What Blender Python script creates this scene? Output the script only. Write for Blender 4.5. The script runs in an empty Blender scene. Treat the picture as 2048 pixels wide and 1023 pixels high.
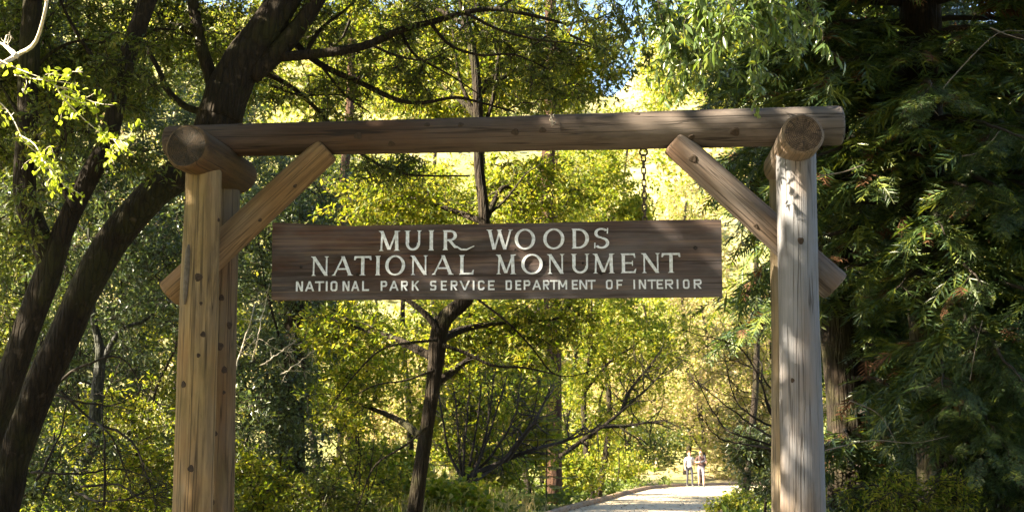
import bpy, bmesh, math, random
import numpy as np
from mathutils import Vector, Matrix, noise as mnoise

random.seed(7)
SC = bpy.context.scene
COL = SC.collection

# ------------------------------------------------------------------ camera, world, sun, exposure
PITCH = math.radians(9.0)
FPX = 2503.0                       # focal length in photo pixels (photo is 2048 wide)
cam_d = bpy.data.cameras.new('camera')
cam = bpy.data.objects.new('camera', cam_d)
COL.objects.link(cam)
cam.location = (0, 0, 1.6)
cam.rotation_euler = (math.radians(90) + PITCH, 0, 0)
cam_d.sensor_width = 36.0
cam_d.lens = FPX * 36.0 / 2048.0
cam_d.clip_start = 0.1
cam_d.clip_end = 2000
cam_d.dof.use_dof = True
cam_d.dof.focus_distance = 10.2
cam_d.dof.aperture_fstop = 5.0
SC.camera = cam

SUN_DIR = Vector((-0.78, -0.22, 0.60)).normalized()      # towards the sun
w = bpy.data.worlds.new('World')
SC.world = w
w.use_nodes = True
nt = w.node_tree
bg = nt.nodes['Background']
sky = nt.nodes.new('ShaderNodeTexSky')
sky.sky_type = 'NISHITA'
sky.sun_disc = False
sky.sun_elevation = math.asin(SUN_DIR.z)
sky.sun_rotation = math.atan2(SUN_DIR.x, SUN_DIR.y)
nt.links.new(sky.outputs[0], bg.inputs[0])
bg.inputs[1].default_value = 0.05
sun_d = bpy.data.lights.new('sun', 'SUN')
sun = bpy.data.objects.new('sun', sun_d)
COL.objects.link(sun)
sun_d.energy = 5.0
sun_d.angle = math.radians(0.53)
sun_d.color = (1.0, 0.86, 0.61)
sun.rotation_euler = SUN_DIR.to_track_quat('Z', 'Y').to_euler()
sun.location = (0, 0, 40)
vs = SC.view_settings
vs.view_transform = 'Standard'
vs.look = 'None'
vs.exposure = 3.4
vs.gamma = 1.0
vs.use_curve_mapping = False
SC.cycles.max_bounces = 7
SC.cycles.diffuse_bounces = 4
SC.cycles.glossy_bounces = 2
SC.cycles.transmission_bounces = 5
SC.cycles.use_denoising = True

CAMP = np.array([0, 0, 1.6])
def ray(px, py):
    a = FPX
    b = 511.5 - py
    return np.array([px - 1024.0, a * math.cos(PITCH) - b * math.sin(PITCH), a * math.sin(PITCH) + b * math.cos(PITCH)])
def P(px, py, Y):
    """world point on the sight line of a photo pixel at depth Y"""
    r = ray(px, py)
    return CAMP + r * (Y / r[1])
def ppm(Y):
    return FPX / Y                 # photo pixels per metre

# ------------------------------------------------------------------ object helpers
def link(o, parent=None):
    COL.objects.link(o)
    if parent is not None:
        o.parent = parent
    return o
def tag(o, label=None, cat=None, group=None, kind=None):
    if label: o['label'] = label
    if cat: o['category'] = cat
    if group: o['group'] = group
    if kind: o['kind'] = kind
    return o
def empty(name, loc, label, cat, group=None, rot=None):
    o = bpy.data.objects.new(name, None)
    o.empty_display_size = 0.2
    o.location = Vector(loc)
    if rot is not None: o.rotation_euler = rot
    return tag(link(o), label, cat, group)

class MB:
    """numpy mesh builder: collects vertices and faces"""
    def __init__(s):
        s.v = []; s.f = []; s.n = 0; s.m = []
    def add(s, v, faces, mat=0):
        v = np.asarray(v, float).reshape(-1, 3)
        for fa in faces:
            fa = np.asarray(fa, np.int64)
            if fa.size == 0: continue
            s.f.append(fa + s.n); s.m.append(np.full(len(fa), mat, np.int32))
        s.v.append(v); s.n += len(v)
    def mesh(s, name, mats, smooth=True):
        me = bpy.data.meshes.new(name)
        v = np.concatenate(s.v) if s.v else np.zeros((0, 3))
        me.vertices.add(len(v))
        me.vertices.foreach_set('co', v.astype(np.float32).ravel())
        sizes = np.concatenate([np.full(len(f), f.shape[1], np.int32) for f in s.f])
        idx = np.concatenate([f.ravel() for f in s.f]).astype(np.int32)
        me.loops.add(len(idx)); me.loops.foreach_set('vertex_index', idx)
        me.polygons.add(len(sizes))
        st = np.zeros(len(sizes), np.int32); st[1:] = np.cumsum(sizes)[:-1]
        me.polygons.foreach_set('loop_start', st)
        if not isinstance(mats, (list, tuple)): mats = [mats]
        for m in mats: me.materials.append(m)
        me.polygons.foreach_set('material_index', np.concatenate(s.m))
        me.polygons.foreach_set('use_smooth', np.full(len(sizes), smooth))
        me.update(calc_edges=True)
        return me
    def obj(s, name, mats, parent=None, smooth=True, offset=None, kind=None):
        if offset is not None:
            s.v = [a - np.asarray(offset) for a in s.v]
        o = bpy.data.objects.new(name, s.mesh(name, mats, smooth))
        link(o, parent)
        if kind: o['kind'] = kind
        return o

def spline(pts, n):
    """Catmull-Rom resample of columns (any dimension)"""
    p = np.asarray(pts, float)
    if len(p) == 2:
        t = np.linspace(0, 1, n)[:, None]
        return p[0] * (1 - t) + p[1] * t
    q = np.vstack([2 * p[0] - p[1], p, 2 * p[-1] - p[-2]])
    seg = np.linalg.norm(np.diff(p[:, :3], axis=0), axis=1); cum = np.concatenate([[0], np.cumsum(seg)])
    out = []
    for s in np.linspace(0, cum[-1], n):
        i = min(max(np.searchsorted(cum, s, 'right') - 1, 0), len(p) - 2)
        t = (s - cum[i]) / max(seg[i], 1e-9)
        a, b, c, d = q[i], q[i + 1], q[i + 2], q[i + 3]
        out.append(0.5 * ((2 * b) + (-a + c) * t + (2 * a - 5 * b + 4 * c - d) * t * t + (-a + 3 * b - 3 * c + d) * t ** 3))
    return np.array(out)

def tube(mb, pts, rad, sides=8, rough=0.0, rng=None, cap=True, mat=0):
    p = np.asarray(pts, float); r = np.asarray(rad, float)
    n = len(p)
    t = np.gradient(p, axis=0); t /= np.linalg.norm(t, axis=1)[:, None] + 1e-12
    ref = np.array([0, 0, 1.0]) if abs(t[0][2]) < 0.8 else np.array([1.0, 0, 0])
    a = np.cross(t[0], ref); a /= np.linalg.norm(a)
    ang = np.linspace(0, 2 * np.pi, sides, endpoint=False)
    V = np.zeros((n, sides, 3))
    for i in range(n):
        a = a - t[i] * np.dot(a, t[i]); a /= np.linalg.norm(a) + 1e-12
        b = np.cross(t[i], a)
        rr = r[i]
        if rough:
            k = np.array([mnoise.noise(Vector((p[i][0] * 1.7 + math.cos(x) * .9, p[i][1] * 1.7 + math.sin(x) * .9, p[i][2] * 1.7))) +
                          .5 * mnoise.noise(Vector((p[i][0] * 5 + math.cos(x) * 2, p[i][1] * 5 + math.sin(x) * 2, p[i][2] * 5))) for x in ang])
            rr = r[i] * (1 + rough * k)
        V[i] = p[i] + (np.cos(ang) * rr)[:, None] * a + (np.sin(ang) * rr)[:, None] * b
    i = np.arange(n - 1)[:, None] * sides; j = np.arange(sides)[None, :]; k = (j + 1) % sides
    f = np.stack([i + j, i + k, i + sides + k, i + sides + j], -1).reshape(-1, 4)
    V = V.reshape(-1, 3)
    tri = []
    if cap:
        V = np.vstack([V, p[0], p[-1]])
        for q in range(sides):
            tri.append((n * sides, (q + 1) % sides, q))
            tri.append((n * sides + 1, (n - 1) * sides + q, (n - 1) * sides + (q + 1) % sides))
    mb.add(V, [f, np.array(tri, np.int64).reshape(-1, 3)], mat)

def unit(a):
    return a / (np.linalg.norm(a, axis=-1, keepdims=True) + 1e-12)

def leaves(mb, pos, axis, nrm, L, W, fold=0.25, hi=False, mat=0):
    """leaf blades: a folded kite each (2 or, near the camera, 8 triangles)"""
    pos = np.asarray(pos, float); N = len(pos)
    if N == 0: return
    axis = unit(np.asarray(axis, float)); side = unit(np.cross(axis, nrm)); up = np.cross(side, axis)
    L = np.broadcast_to(L, N)[:, None]; W = np.broadcast_to(W, N)[:, None]
    if not hi:
        V = np.stack([pos, pos + axis * L * .42 + side * W * .5 + up * W * fold,
                      pos + axis * L, pos + axis * L * .42 - side * W * .5 + up * W * fold], 1)
        b = np.arange(N)[:, None] * 4
        f = np.concatenate([b + np.array([[0, 1, 2]]), b + np.array([[0, 2, 3]])])
        mb.add(V.reshape(-1, 3), [f], mat)
    else:
        rows = [(0, 0), (.28, .40), (.58, .46), (.82, .24), (1, 0)]
        c = [pos + axis * L * t - up * L * .16 * t * t for t, _ in rows]
        V = [c[0]]
        for q in (1, 2, 3):
            wv = rows[q][1]
            V += [c[q] + side * W * wv + up * W * fold * wv * 2, c[q], c[q] - side * W * wv + up * W * fold * wv * 2]
        V.append(c[4])
        V = np.stack(V, 1)           # 11 verts
        b = np.arange(N)[:, None] * 11
        tr = np.array([[0, 1, 2], [0, 2, 3], [7, 10, 8], [8, 10, 9]])
        qd = np.array([[1, 4, 5, 2], [2, 5, 6, 3], [4, 7, 8, 5], [5, 8, 9, 6]])
        ft = (b[:, :, None] + tr[None]).reshape(-1, 3); fq = (b[:, :, None] + qd[None]).reshape(-1, 4)
        mb.add(V.reshape(-1, 3), [ft, fq], mat)

def rvec(rng, n):
    return unit(rng.normal(size=(n, 3)))

# ------------------------------------------------------------------ materials
def new_mat(name):
    m = bpy.data.materials.new(name); m.use_nodes = True
    n = m.node_tree.nodes; n.clear()
    out = n.new('ShaderNodeOutputMaterial')
    return m, n, m.node_tree.links, out
def ramp(n, l, fac, stops):
    r = n.new('ShaderNodeValToRGB')
    el = r.color_ramp.elements
    while len(el) < len(stops): el.new(0.5)
    for e, (p, c) in zip(el, stops):
        e.position = p; e.color = (c[0], c[1], c[2], 1)
    l.new(fac, r.inputs[0]); return r.outputs[0]
def noise_tex(n, l, vec, scale, detail=4, rough=.6, dist=0.0):
    t = n.new('ShaderNodeTexNoise'); t.inputs['Scale'].default_value = scale
    t.inputs['Detail'].default_value = detail; t.inputs['Roughness'].default_value = rough
    t.inputs['Distortion'].default_value = dist
    if vec is not None: l.new(vec, t.inputs['Vector'])
    return t.outputs[0]
def mapping(n, l, src, scale=(1, 1, 1), loc=(0, 0, 0)):
    m = n.new('ShaderNodeMapping'); m.inputs['Scale'].default_value = scale; m.inputs['Location'].default_value = loc
    l.new(src, m.inputs['Vector']); return m.outputs[0]
def mixc(n, l, fac, a, b, mode='MIX'):
    m = n.new('ShaderNodeMix'); m.data_type = 'RGBA'; m.blend_type = mode
    for s, v in ((m.inputs[0], fac), (m.inputs[6], a), (m.inputs[7], b)):
        if isinstance(v, (int, float)): s.default_value = v
        elif isinstance(v, tuple): s.default_value = (v[0], v[1], v[2], 1)
        else: l.new(v, s)
    return m.outputs[2]
def math_n(n, l, op, a, b=None, clamp=False):
    m = n.new('ShaderNodeMath'); m.operation = op; m.use_clamp = clamp
    for s, v in zip(m.inputs, (a, b)):
        if v is None: continue
        if isinstance(v, (int, float)): s.default_value = v
        else: l.new(v, s)
    return m.outputs[0]

def leaf_mat(name, cols, trans=.45, rough=.45, spec=.5, tmul=1.5, tb=.5):
    """per-leaf random colour between the stops; front reflects, back light comes through"""
    m, n, l, out = new_mat(name)
    g = n.new('ShaderNodeNewGeometry')
    c = ramp(n, l, g.outputs['Random Per Island'], [(i / max(len(cols) - 1, 1), x) for i, x in enumerate(cols)])
    p = n.new('ShaderNodeBsdfPrincipled'); l.new(c, p.inputs['Base Color'])
    p.inputs['Roughness'].default_value = rough; p.inputs['Specular IOR Level'].default_value = spec
    t = n.new('ShaderNodeBsdfTranslucent')
    h = n.new('ShaderNodeMix'); h.data_type = 'RGBA'; h.blend_type = 'MULTIPLY'; h.inputs[0].default_value = 1
    l.new(c, h.inputs[6]); h.inputs[7].default_value = (tmul * 1.15, tmul * 1.1, tmul * tb, 1)
    l.new(h.outputs[2], t.inputs[0])
    mx = n.new('ShaderNodeMixShader'); mx.inputs[0].default_value = trans
    l.new(p.outputs[0], mx.inputs[1]); l.new(t.outputs[0], mx.inputs[2]); l.new(mx.outputs[0], out.inputs[0])
    return m

def bark_mat(name, c0, c1, moss=None, scale=1.0, rough=.9):
    m, n, l, out = new_mat(name)
    tc = n.new('ShaderNodeTexCoord')
    v = mapping(n, l, tc.outputs['Object'], (9 * scale, 9 * scale, 2.2 * scale))
    a = noise_tex(n, l, v, 2.2, 6, .65, .6)
    c = ramp(n, l, a, [(.3, c0), (.5, tuple(.5 * (x + y) for x, y in zip(c0, c1))), (.72, c1)])
    if moss:
        b = noise_tex(n, l, tc.outputs['Object'], 1.6, 5, .6)
        f = ramp(n, l, b, [(.5, (0, 0, 0)), (.62, (1, 1, 1))])
        c = mixc(n, l, math_n(n, l, 'MULTIPLY', f, .75), c, moss)
    p = n.new('ShaderNodeBsdfPrincipled'); l.new(c, p.inputs['Base Color']); p.inputs['Roughness'].default_value = rough
    p.inputs['Specular IOR Level'].default_value = .25
    vo = n.new('ShaderNodeTexVoronoi'); vo.feature = 'DISTANCE_TO_EDGE'; vo.inputs['Scale'].default_value = 5.5 * scale
    l.new(mapping(n, l, tc.outputs['Object'], (3.4, 3.4, .42)), vo.inputs['Vector'])
    lich = noise_tex(n, l, tc.outputs['Object'], 7.0, 4, .6)
    c = mixc(n, l, math_n(n, l, 'MULTIPLY', ramp(n, l, lich, [(.62, (0, 0, 0)), (.70, (1, 1, 1))]), .5), c, tuple(min(1, x * 2.6 + .02) for x in c1))
    c = mixc(n, l, math_n(n, l, 'MULTIPLY', ramp(n, l, vo.outputs['Distance'], [(.0, (1, 1, 1)), (.09, (0, 0, 0))]), .55), c, tuple(x * .6 for x in c0))
    l.new(c, p.inputs['Base Color'])
    a = math_n(n, l, 'ADD', a, math_n(n, l, 'MULTIPLY', math_n(n, l, 'MINIMUM', vo.outputs['Distance'], .25), 1.6))
    bp = n.new('ShaderNodeBump'); bp.inputs['Strength'].default_value = 1.0; bp.inputs['Distance'].default_value = .05
    l.new(a, bp.inputs['Height']); l.new(bp.outputs[0], p.inputs['Normal'])
    l.new(p.outputs[0], out.inputs[0]); return m

def wood_mat(name, base, dark, grey, greyamt=.4, seed=0., grad=None, axis_scale=.35, moss=0.0):
    """weathered log: long grain along local Z, checks, grey weathering and stain patches"""
    m, n, l, out = new_mat(name)
    tc = n.new('ShaderNodeTexCoord')
    o = mapping(n, l, tc.outputs['Object'], (1, 1, 1), (seed, seed * .7, seed * 1.3))
    fine = noise_tex(n, l, mapping(n, l, o, (46, 46, 2.6)), 1.0, 7, .75, .35)
    mid = noise_tex(n, l, mapping(n, l, o, (12, 12, 1.0)), 1.0, 6, .68, .9)
    blot = noise_tex(n, l, mapping(n, l, o, (2.4, 2.4, .8)), 1.0, 4, .55)
    c = ramp(n, l, fine, [(.28, dark), (.46, base), (.75, tuple(min(1, x * 1.3) for x in base))])
    c2 = mixc(n, l, ramp(n, l, mid, [(.40, (1, 1, 1)), (.60, (0, 0, 0))]), c, dark)
    c3 = mixc(n, l, .62, c, c2)
    warm = noise_tex(n, l, mapping(n, l, o, (3.2, 3.2, 1.1)), 1.0, 4, .6, .4)
    c3 = mixc(n, l, ramp(n, l, warm, [(.48, (0, 0, 0)), (.75, (.6, .6, .6))]), c3, (min(1, base[0] * 1.25), base[1] * .92, base[2] * .72))
    gf = ramp(n, l, blot, [(.38, (0, 0, 0)), (.66, (1, 1, 1))])
    gf = math_n(n, l, 'MULTIPLY', gf, greyamt * 1.6, True)
    if grad:                                            # weathering that changes along the log
        sep = n.new('ShaderNodeSeparateXYZ'); l.new(tc.outputs['Object'], sep.inputs[0])
        mr = n.new('ShaderNodeMapRange'); l.new(sep.outputs[2], mr.inputs[0])
        mr.inputs[1].default_value, mr.inputs[2].default_value = grad[0], grad[1]
        mr.inputs[3].default_value, mr.inputs[4].default_value = grad[2], grad[3]
        gf = math_n(n, l, 'ADD', gf, mr.outputs[0], True)
    gcol = mixc(n, l, fine, tuple(x * .55 for x in grey), tuple(min(1, x * 1.35) for x in grey))
    c4 = mixc(n, l, gf, c3, gcol)
    if moss:
        mf = noise_tex(n, l, mapping(n, l, o, (3, 3, 1.2)), 1.3, 5, .6)
        c4 = mixc(n, l, math_n(n, l, 'MULTIPLY', ramp(n, l, mf, [(.52, (0, 0, 0)), (.68, (1, 1, 1))]), moss), c4, (.10, .095, .025))
    st = noise_tex(n, l, mapping(n, l, o, (5.5, 5.5, 1.1)), 1.0, 5, .6, .4)       # dark weather stains
    c4 = mixc(n, l, math_n(n, l, 'MULTIPLY', ramp(n, l, st, [(.55, (0, 0, 0)), (.70, (1, 1, 1))]), .6), c4, tuple(x * .6 for x in dark))
    # drying checks: thin dark long cracks
    ck = noise_tex(n, l, mapping(n, l, o, (16, 16, .28)), 1.0, 3, .5, .35)
    ckd = math_n(n, l, 'ABSOLUTE', math_n(n, l, 'SUBTRACT', ck, .5))
    ckf = ramp(n, l, ckd, [(.0, (1, 1, 1)), (.02, (0, 0, 0))])
    c5 = mixc(n, l, math_n(n, l, 'MULTIPLY', ckf, .85), c4, tuple(x * .3 for x in dark))
    p = n.new('ShaderNodeBsdfPrincipled'); l.new(c5, p.inputs['Base Color']); p.inputs['Roughness'].default_value = .78
    p.inputs['Specular IOR Level'].default_value = .3
    h = math_n(n, l, 'SUBTRACT', math_n(n, l, 'ADD', math_n(n, l, 'MULTIPLY', fine, .5), math_n(n, l, 'MULTIPLY', mid, .6)), math_n(n, l, 'MULTIPLY', ckf, .6))
    bp = n.new('ShaderNodeBump'); bp.inputs['Strength'].default_value = .55; bp.inputs['Distance'].default_value = .012
    l.new(h, bp.inputs['Height']); l.new(bp.outputs[0], p.inputs['Normal'])
    l.new(p.outputs[0], out.inputs[0]); return m

def endgrain_mat(name, c0, c1):
    """sawn log end: year rings, radial drying checks, grime"""
    m, n, l, out = new_mat(name)
    tc = n.new('ShaderNodeTexCoord')
    sp = n.new('ShaderNodeSeparateXYZ'); l.new(tc.outputs['Object'], sp.inputs[0])
    r = math_n(n, l, 'SQRT', math_n(n, l, 'ADD', math_n(n, l, 'MULTIPLY', sp.outputs[0], sp.outputs[0]), math_n(n, l, 'MULTIPLY', sp.outputs[1], sp.outputs[1])))
    wob = noise_tex(n, l, tc.outputs['Object'], 7, 3, .5)
    rr = math_n(n, l, 'ADD', r, math_n(n, l, 'MULTIPLY', wob, .03))
    ring = math_n(n, l, 'MULTIPLY_ADD', math_n(n, l, 'SINE', math_n(n, l, 'MULTIPLY', rr, 430.)), .5); ring.node.inputs[2].default_value = .5
    ang = math_n(n, l, 'ARCTAN2', sp.outputs[1], sp.outputs[0])
    cv = n.new('ShaderNodeCombineXYZ'); l.new(math_n(n, l, 'MULTIPLY', ang, 2.2), cv.inputs[0]); l.new(math_n(n, l, 'MULTIPLY', r, 3.0), cv.inputs[1])
    ck = math_n(n, l, 'ABSOLUTE', math_n(n, l, 'SUBTRACT', noise_tex(n, l, cv.outputs[0], 1.6, 3, .5), .5))
    ckf = ramp(n, l, ck, [(0, (1, 1, 1)), (.022, (0, 0, 0))])
    b = noise_tex(n, l, tc.outputs['Object'], 11, 6, .7)
    c = mixc(n, l, ring, tuple(x * .75 for x in c0), c1)
    c = mixc(n, l, ramp(n, l, b, [(.36, (1, 1, 1)), (.60, (0, 0, 0))]), c, tuple(x * .35 for x in c0))
    c = mixc(n, l, math_n(n, l, 'MULTIPLY', ckf, .9), c, (.008, .006, .004))
    p = n.new('ShaderNodeBsdfPrincipled'); l.new(c, p.inputs['Base Color']); p.inputs['Roughness'].default_value = .9
    bp = n.new('ShaderNodeBump'); bp.inputs['Strength'].default_value = .7; bp.inputs['Distance'].default_value = .012
    l.new(math_n(n, l, 'SUBTRACT', b, ckf), bp.inputs['Height']); l.new(bp.outputs[0], p.inputs['Normal'])
    l.new(p.outputs[0], out.inputs[0]); return m

def plain_mat(name, col, rough=.8, metal=0.0, nscale=None, var=.4, bump=0.0):
    m, n, l, out = new_mat(name)
    p = n.new('ShaderNodeBsdfPrincipled'); p.inputs['Roughness'].default_value = rough; p.inputs['Metallic'].default_value = metal
    if nscale:
        tc = n.new('ShaderNodeTexCoord')
        a = noise_tex(n, l, tc.outputs['Object'], nscale, 5, .65)
        c = ramp(n, l, a, [(.3, tuple(x * (1 - var) for x in col)), (.7, tuple(min(1, x * (1 + var)) for x in col))])
        l.new(c, p.inputs['Base Color'])
        if bump:
            bp = n.new('ShaderNodeBump'); bp.inputs['Strength'].default_value = bump; bp.inputs['Distance'].default_value = .01
            l.new(a, bp.inputs['Height']); l.new(bp.outputs[0], p.inputs['Normal'])
    else:
        p.inputs['Base Color'].default_value = (*col, 1)
    l.new(p.outputs[0], out.inputs[0]); return m

M = {}
M['bark_dark'] = bark_mat('bark_dark', (.007, .005, .004), (.032, .022, .014), (.030, .030, .009))
M['bark_grey'] = bark_mat('bark_grey', (.02, .02, .021), (.075, .078, .078), (.05, .055, .03))
M['bark_red'] = bark_mat('bark_red', (.020, .010, .006), (.085, .042, .024), None, .8)
M['bark_pale'] = bark_mat('bark_pale', (.20, .17, .13), (.42, .38, .31))
M['twig'] = plain_mat('twig', (.018, .012, .008), .9, 0, 14, .5)
M['twig_pale'] = plain_mat('twig_pale', (.45, .40, .33), .8, 0, 14, .3)
M['twig_dead'] = plain_mat('twig_dead', (.16, .13, .11), .85, 0, 14, .4)
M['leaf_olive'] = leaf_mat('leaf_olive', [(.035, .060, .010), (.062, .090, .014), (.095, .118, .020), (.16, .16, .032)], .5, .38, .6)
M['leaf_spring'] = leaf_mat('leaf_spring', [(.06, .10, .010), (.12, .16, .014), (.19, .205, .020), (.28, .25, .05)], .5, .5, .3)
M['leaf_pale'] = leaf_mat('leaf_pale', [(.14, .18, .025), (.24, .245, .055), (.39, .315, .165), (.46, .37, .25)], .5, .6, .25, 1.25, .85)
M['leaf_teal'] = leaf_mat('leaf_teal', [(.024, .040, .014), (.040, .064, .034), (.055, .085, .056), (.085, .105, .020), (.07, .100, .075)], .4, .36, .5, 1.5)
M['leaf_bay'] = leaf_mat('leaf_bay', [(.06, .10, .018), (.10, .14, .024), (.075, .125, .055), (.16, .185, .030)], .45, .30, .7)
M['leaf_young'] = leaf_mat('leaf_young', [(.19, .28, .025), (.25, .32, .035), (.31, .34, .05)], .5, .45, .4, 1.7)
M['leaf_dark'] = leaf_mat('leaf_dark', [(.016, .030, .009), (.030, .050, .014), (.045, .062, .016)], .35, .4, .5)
M['needle'] = leaf_mat('needle', [(.022, .044, .014), (.036, .068, .022), (.060, .090, .020), (.030, .064, .038)], .3, .40, .5, 1.3)
M['needle_tip'] = leaf_mat('needle_tip', [(.09, .125, .018), (.14, .16, .022), (.075, .125, .050)], .3, .42, .5, 1.3)
M['needle_dead'] = leaf_mat('needle_dead', [(.06, .028, .014), (.10, .048, .024), (.14, .072, .04)], .2, .7, .2, 1.0)
M['fern'] = leaf_mat('fern', [(.045, .075, .012), (.075, .11, .016), (.12, .15, .022)], .45, .5, .4)

# ------------------------------------------------------------------ ground, hill, path
def hill(x, y):
    az = np.arctan2(x, np.maximum(y, 1.0))
    notch = np.exp(-((az - .080) / .035) ** 2)
    k = .62 - .04 * notch
    up = np.maximum(y - (74 - 10 * np.clip(-az * 3, 0, 1)), 0)
    z = k * up * (up / (up + 14))
    z = np.minimum(z, 76 - 22 * notch)
    z = z + 1.1 * np.sin(x * .13 + 1) * np.sin(y * .09) * np.clip(up / 20, 0, 1)
    near = .10 * np.sin(x * .9 + .4) * np.sin(y * .7) * np.clip(np.abs(x - 1) / 6, 0, 1)
    bank = .55 * np.clip((-x - 3.4) / 6, 0, 1) * np.clip((y - 12) / 10, 0, 1)
    mound = .8 * np.exp(-((x + 2.3) / 1.7) ** 2 - ((y - 31) / 4.5) ** 2)
    return z + near + bank + mound

LEFT = [(-5, -2.0), (10, -1.9), (20, -0.95), (34.6, 1.30), (43, 3.0), (52, 4.8), (60, 6.7), (64.3, 8.9), (67.5, 13), (69, 19), (70, 30)]
RIGHT = [(-5, 2.2), (10, 2.1), (20, 3.0), (34.6, 5.6), (43, 7.15), (48.8, 8.9), (54, 12.5), (57, 16.5), (58.5, 21), (59, 25), (59.3, 30)]
Lp = spline([(x, y, 0) for y, x in LEFT], 120); Rp = spline([(x, y, 0) for y, x in RIGHT], 120)

mg, n, l, out = new_mat('forest_floor')
tc = n.new('ShaderNodeTexCoord')
a = noise_tex(n, l, tc.outputs['Object'], .22, 6, .65)
b = noise_tex(n, l, tc.outputs['Object'], 4.0, 6, .7)
soil = ramp(n, l, b, [(.3, (.06, .045, .028)), (.5, (.13, .10, .06)), (.7, (.20, .17, .09))])
grass = ramp(n, l, b, [(.3, (.07, .09, .015)), (.6, (.15, .17, .03)), (.75, (.26, .23, .08))])
near = mixc(n, l, ramp(n, l, a, [(.42, (0, 0, 0)), (.58, (1, 1, 1))]), soil, grass)
dry = ramp(n, l, noise_tex(n, l, tc.outputs['Object'], .35, 8, .7), [(.3, (.085, .10, .020)), (.45, (.18, .18, .055)), (.7, (.35, .285, .145))])
sep = n.new('ShaderNodeSeparateXYZ'); l.new(tc.outputs['Object'], sep.inputs[0])
hf = n.new('ShaderNodeMapRange'); l.new(sep.outputs[1], hf.inputs[0]); hf.inputs[1].default_value = 72; hf.inputs[2].default_value = 84
p = n.new('ShaderNodeBsdfPrincipled'); l.new(mixc(n, l, hf.outputs[0], near, dry), p.inputs['Base Color']); p.inputs['Roughness'].default_value = 1
bp = n.new('ShaderNodeBump'); bp.inputs['Strength'].default_value = .7; bp.inputs['Distance'].default_value = .08
l.new(b, bp.inputs['Height']); l.new(bp.outputs[0], p.inputs['Normal']); l.new(p.outputs[0], out.inputs[0])
M['ground'] = mg

xs = np.concatenate([np.linspace(-400, -60, 35)[:-1], np.linspace(-60, 70, 105), np.linspace(70, 400, 34)[1:]])
ys = np.concatenate([np.linspace(-60, 0, 20)[:-1], np.linspace(0, 200, 141), np.linspace(200, 600, 30)[1:]])
X, Yg = np.meshgrid(xs, ys)
Z = hill(X, Yg)
# keep the ground a little under the path
lx = np.interp(Yg, [y for y, x in LEFT], [x for y, x in LEFT]); rx = np.interp(Yg, [y for y, x in RIGHT], [x for y, x in RIGHT])
onp = ((X > lx - 1.2) & (X < rx + 1.2) & (Yg < 72)) | ((X > 8) & (X < 32) & (Yg > 48) & (Yg < 72))
Z = np.where(onp, -.01, Z)
mb = MB()
nx = len(xs); ny = len(ys)
ii = np.arange(ny - 1)[:, None] * nx + np.arange(nx - 1)[None, :]
mb.add(np.stack([X, Yg, Z], -1), [np.stack([ii, ii + 1, ii + nx + 1, ii + nx], -1).reshape(-1, 4)])
tag(mb.obj('ground', M['ground']), kind='structure')

mp, n, l, out = new_mat('path_surface')
tc = n.new('ShaderNodeTexCoord')
a = noise_tex(n, l, tc.outputs['Object'], 1.1, 6, .65); b = noise_tex(n, l, tc.outputs['Object'], 38, 3, .7)
c = ramp(n, l, a, [(.3, (.19, .145, .09)), (.5, (.35, .285, .19)), (.7, (.44, .37, .26))])
c = mixc(n, l, .35, c, ramp(n, l, b, [(.3, (.16, .13, .09)), (.7, (.5, .44, .34))]))
p = n.new('ShaderNodeBsdfPrincipled'); l.new(c, p.inputs['Base Color']); p.inputs['Roughness'].default_value = .95
bp = n.new('ShaderNodeBump'); bp.inputs['Strength'].default_value = .4; bp.inputs['Distance'].default_value = .01
l.new(b, bp.inputs['Height']); l.new(bp.outputs[0], p.inputs['Normal']); l.new(p.outputs[0], out.inputs[0])
mb = MB()
V = np.stack([Lp, Lp * .5 + Rp * .5, Rp], 1); V[:, :, 2] = .012; V[:, 1, 2] = .045
k = len(Lp)
ii = np.arange(k - 1)[:, None] * 3 + np.arange(2)[None, :]
mb.add(V, [np.stack([ii, ii + 1, ii + 4, ii + 3], -1).reshape(-1, 4)])
tag(mb.obj('path', mp), kind='structure')

M['edging'] = wood_mat('edging_wood', (.20, .115, .06), (.09, .05, .028), (.30, .26, .22), .35, 3.1)
def edging(pts, name_label, cat='path edging'):
    pts = np.asarray(pts)
    root = empty('path_edging', (*pts[0][:2], 0), name_label, cat)
    i = 0
    rng = np.random.default_rng(5)
    seg = np.concatenate([[0], np.cumsum(np.linalg.norm(np.diff(pts, axis=0), axis=1))])
    s = 0.0
    while s < seg[-1] - 2.5:
        a = np.array([np.interp(s, seg, pts[:, q]) for q in range(3)]); b = np.array([np.interp(s + 2.38, seg, pts[:, q]) for q in range(3)])
        d = b - a; Lb = np.linalg.norm(d)
        bm = bmesh.new(); bmesh.ops.create_cube(bm, size=1)
        bmesh.ops.scale(bm, vec=(.15, .16 + rng.uniform(-.01, .02), Lb), verts=bm.verts)
        bmesh.ops.bevel(bm, geom=bm.edges[:], offset=.012, segments=1, affect='EDGES')
        me = bpy.data.meshes.new('board'); bm.to_mesh(me); bm.free(); me.materials.append(M['edging'])
        o = bpy.data.objects.new('board', me); link(o, root)
        mid = (a + b) / 2 - np.array([*pts[0][:2], 0])
        o.location = (mid[0], mid[1], .075 + rng.uniform(-.008, .008))
        o.rotation_euler = Vector(d).to_track_quat('Z', 'Y').to_euler()
        s += 2.4
edging(Lp[20:] + np.array([-.08, 0, 0]), 'reddish timber edging along the left side of the curving path')
edging(Rp[20:90] + np.array([.08, 0, 0]), 'pale timber edging along the right side of the path beside low green plants')

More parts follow.
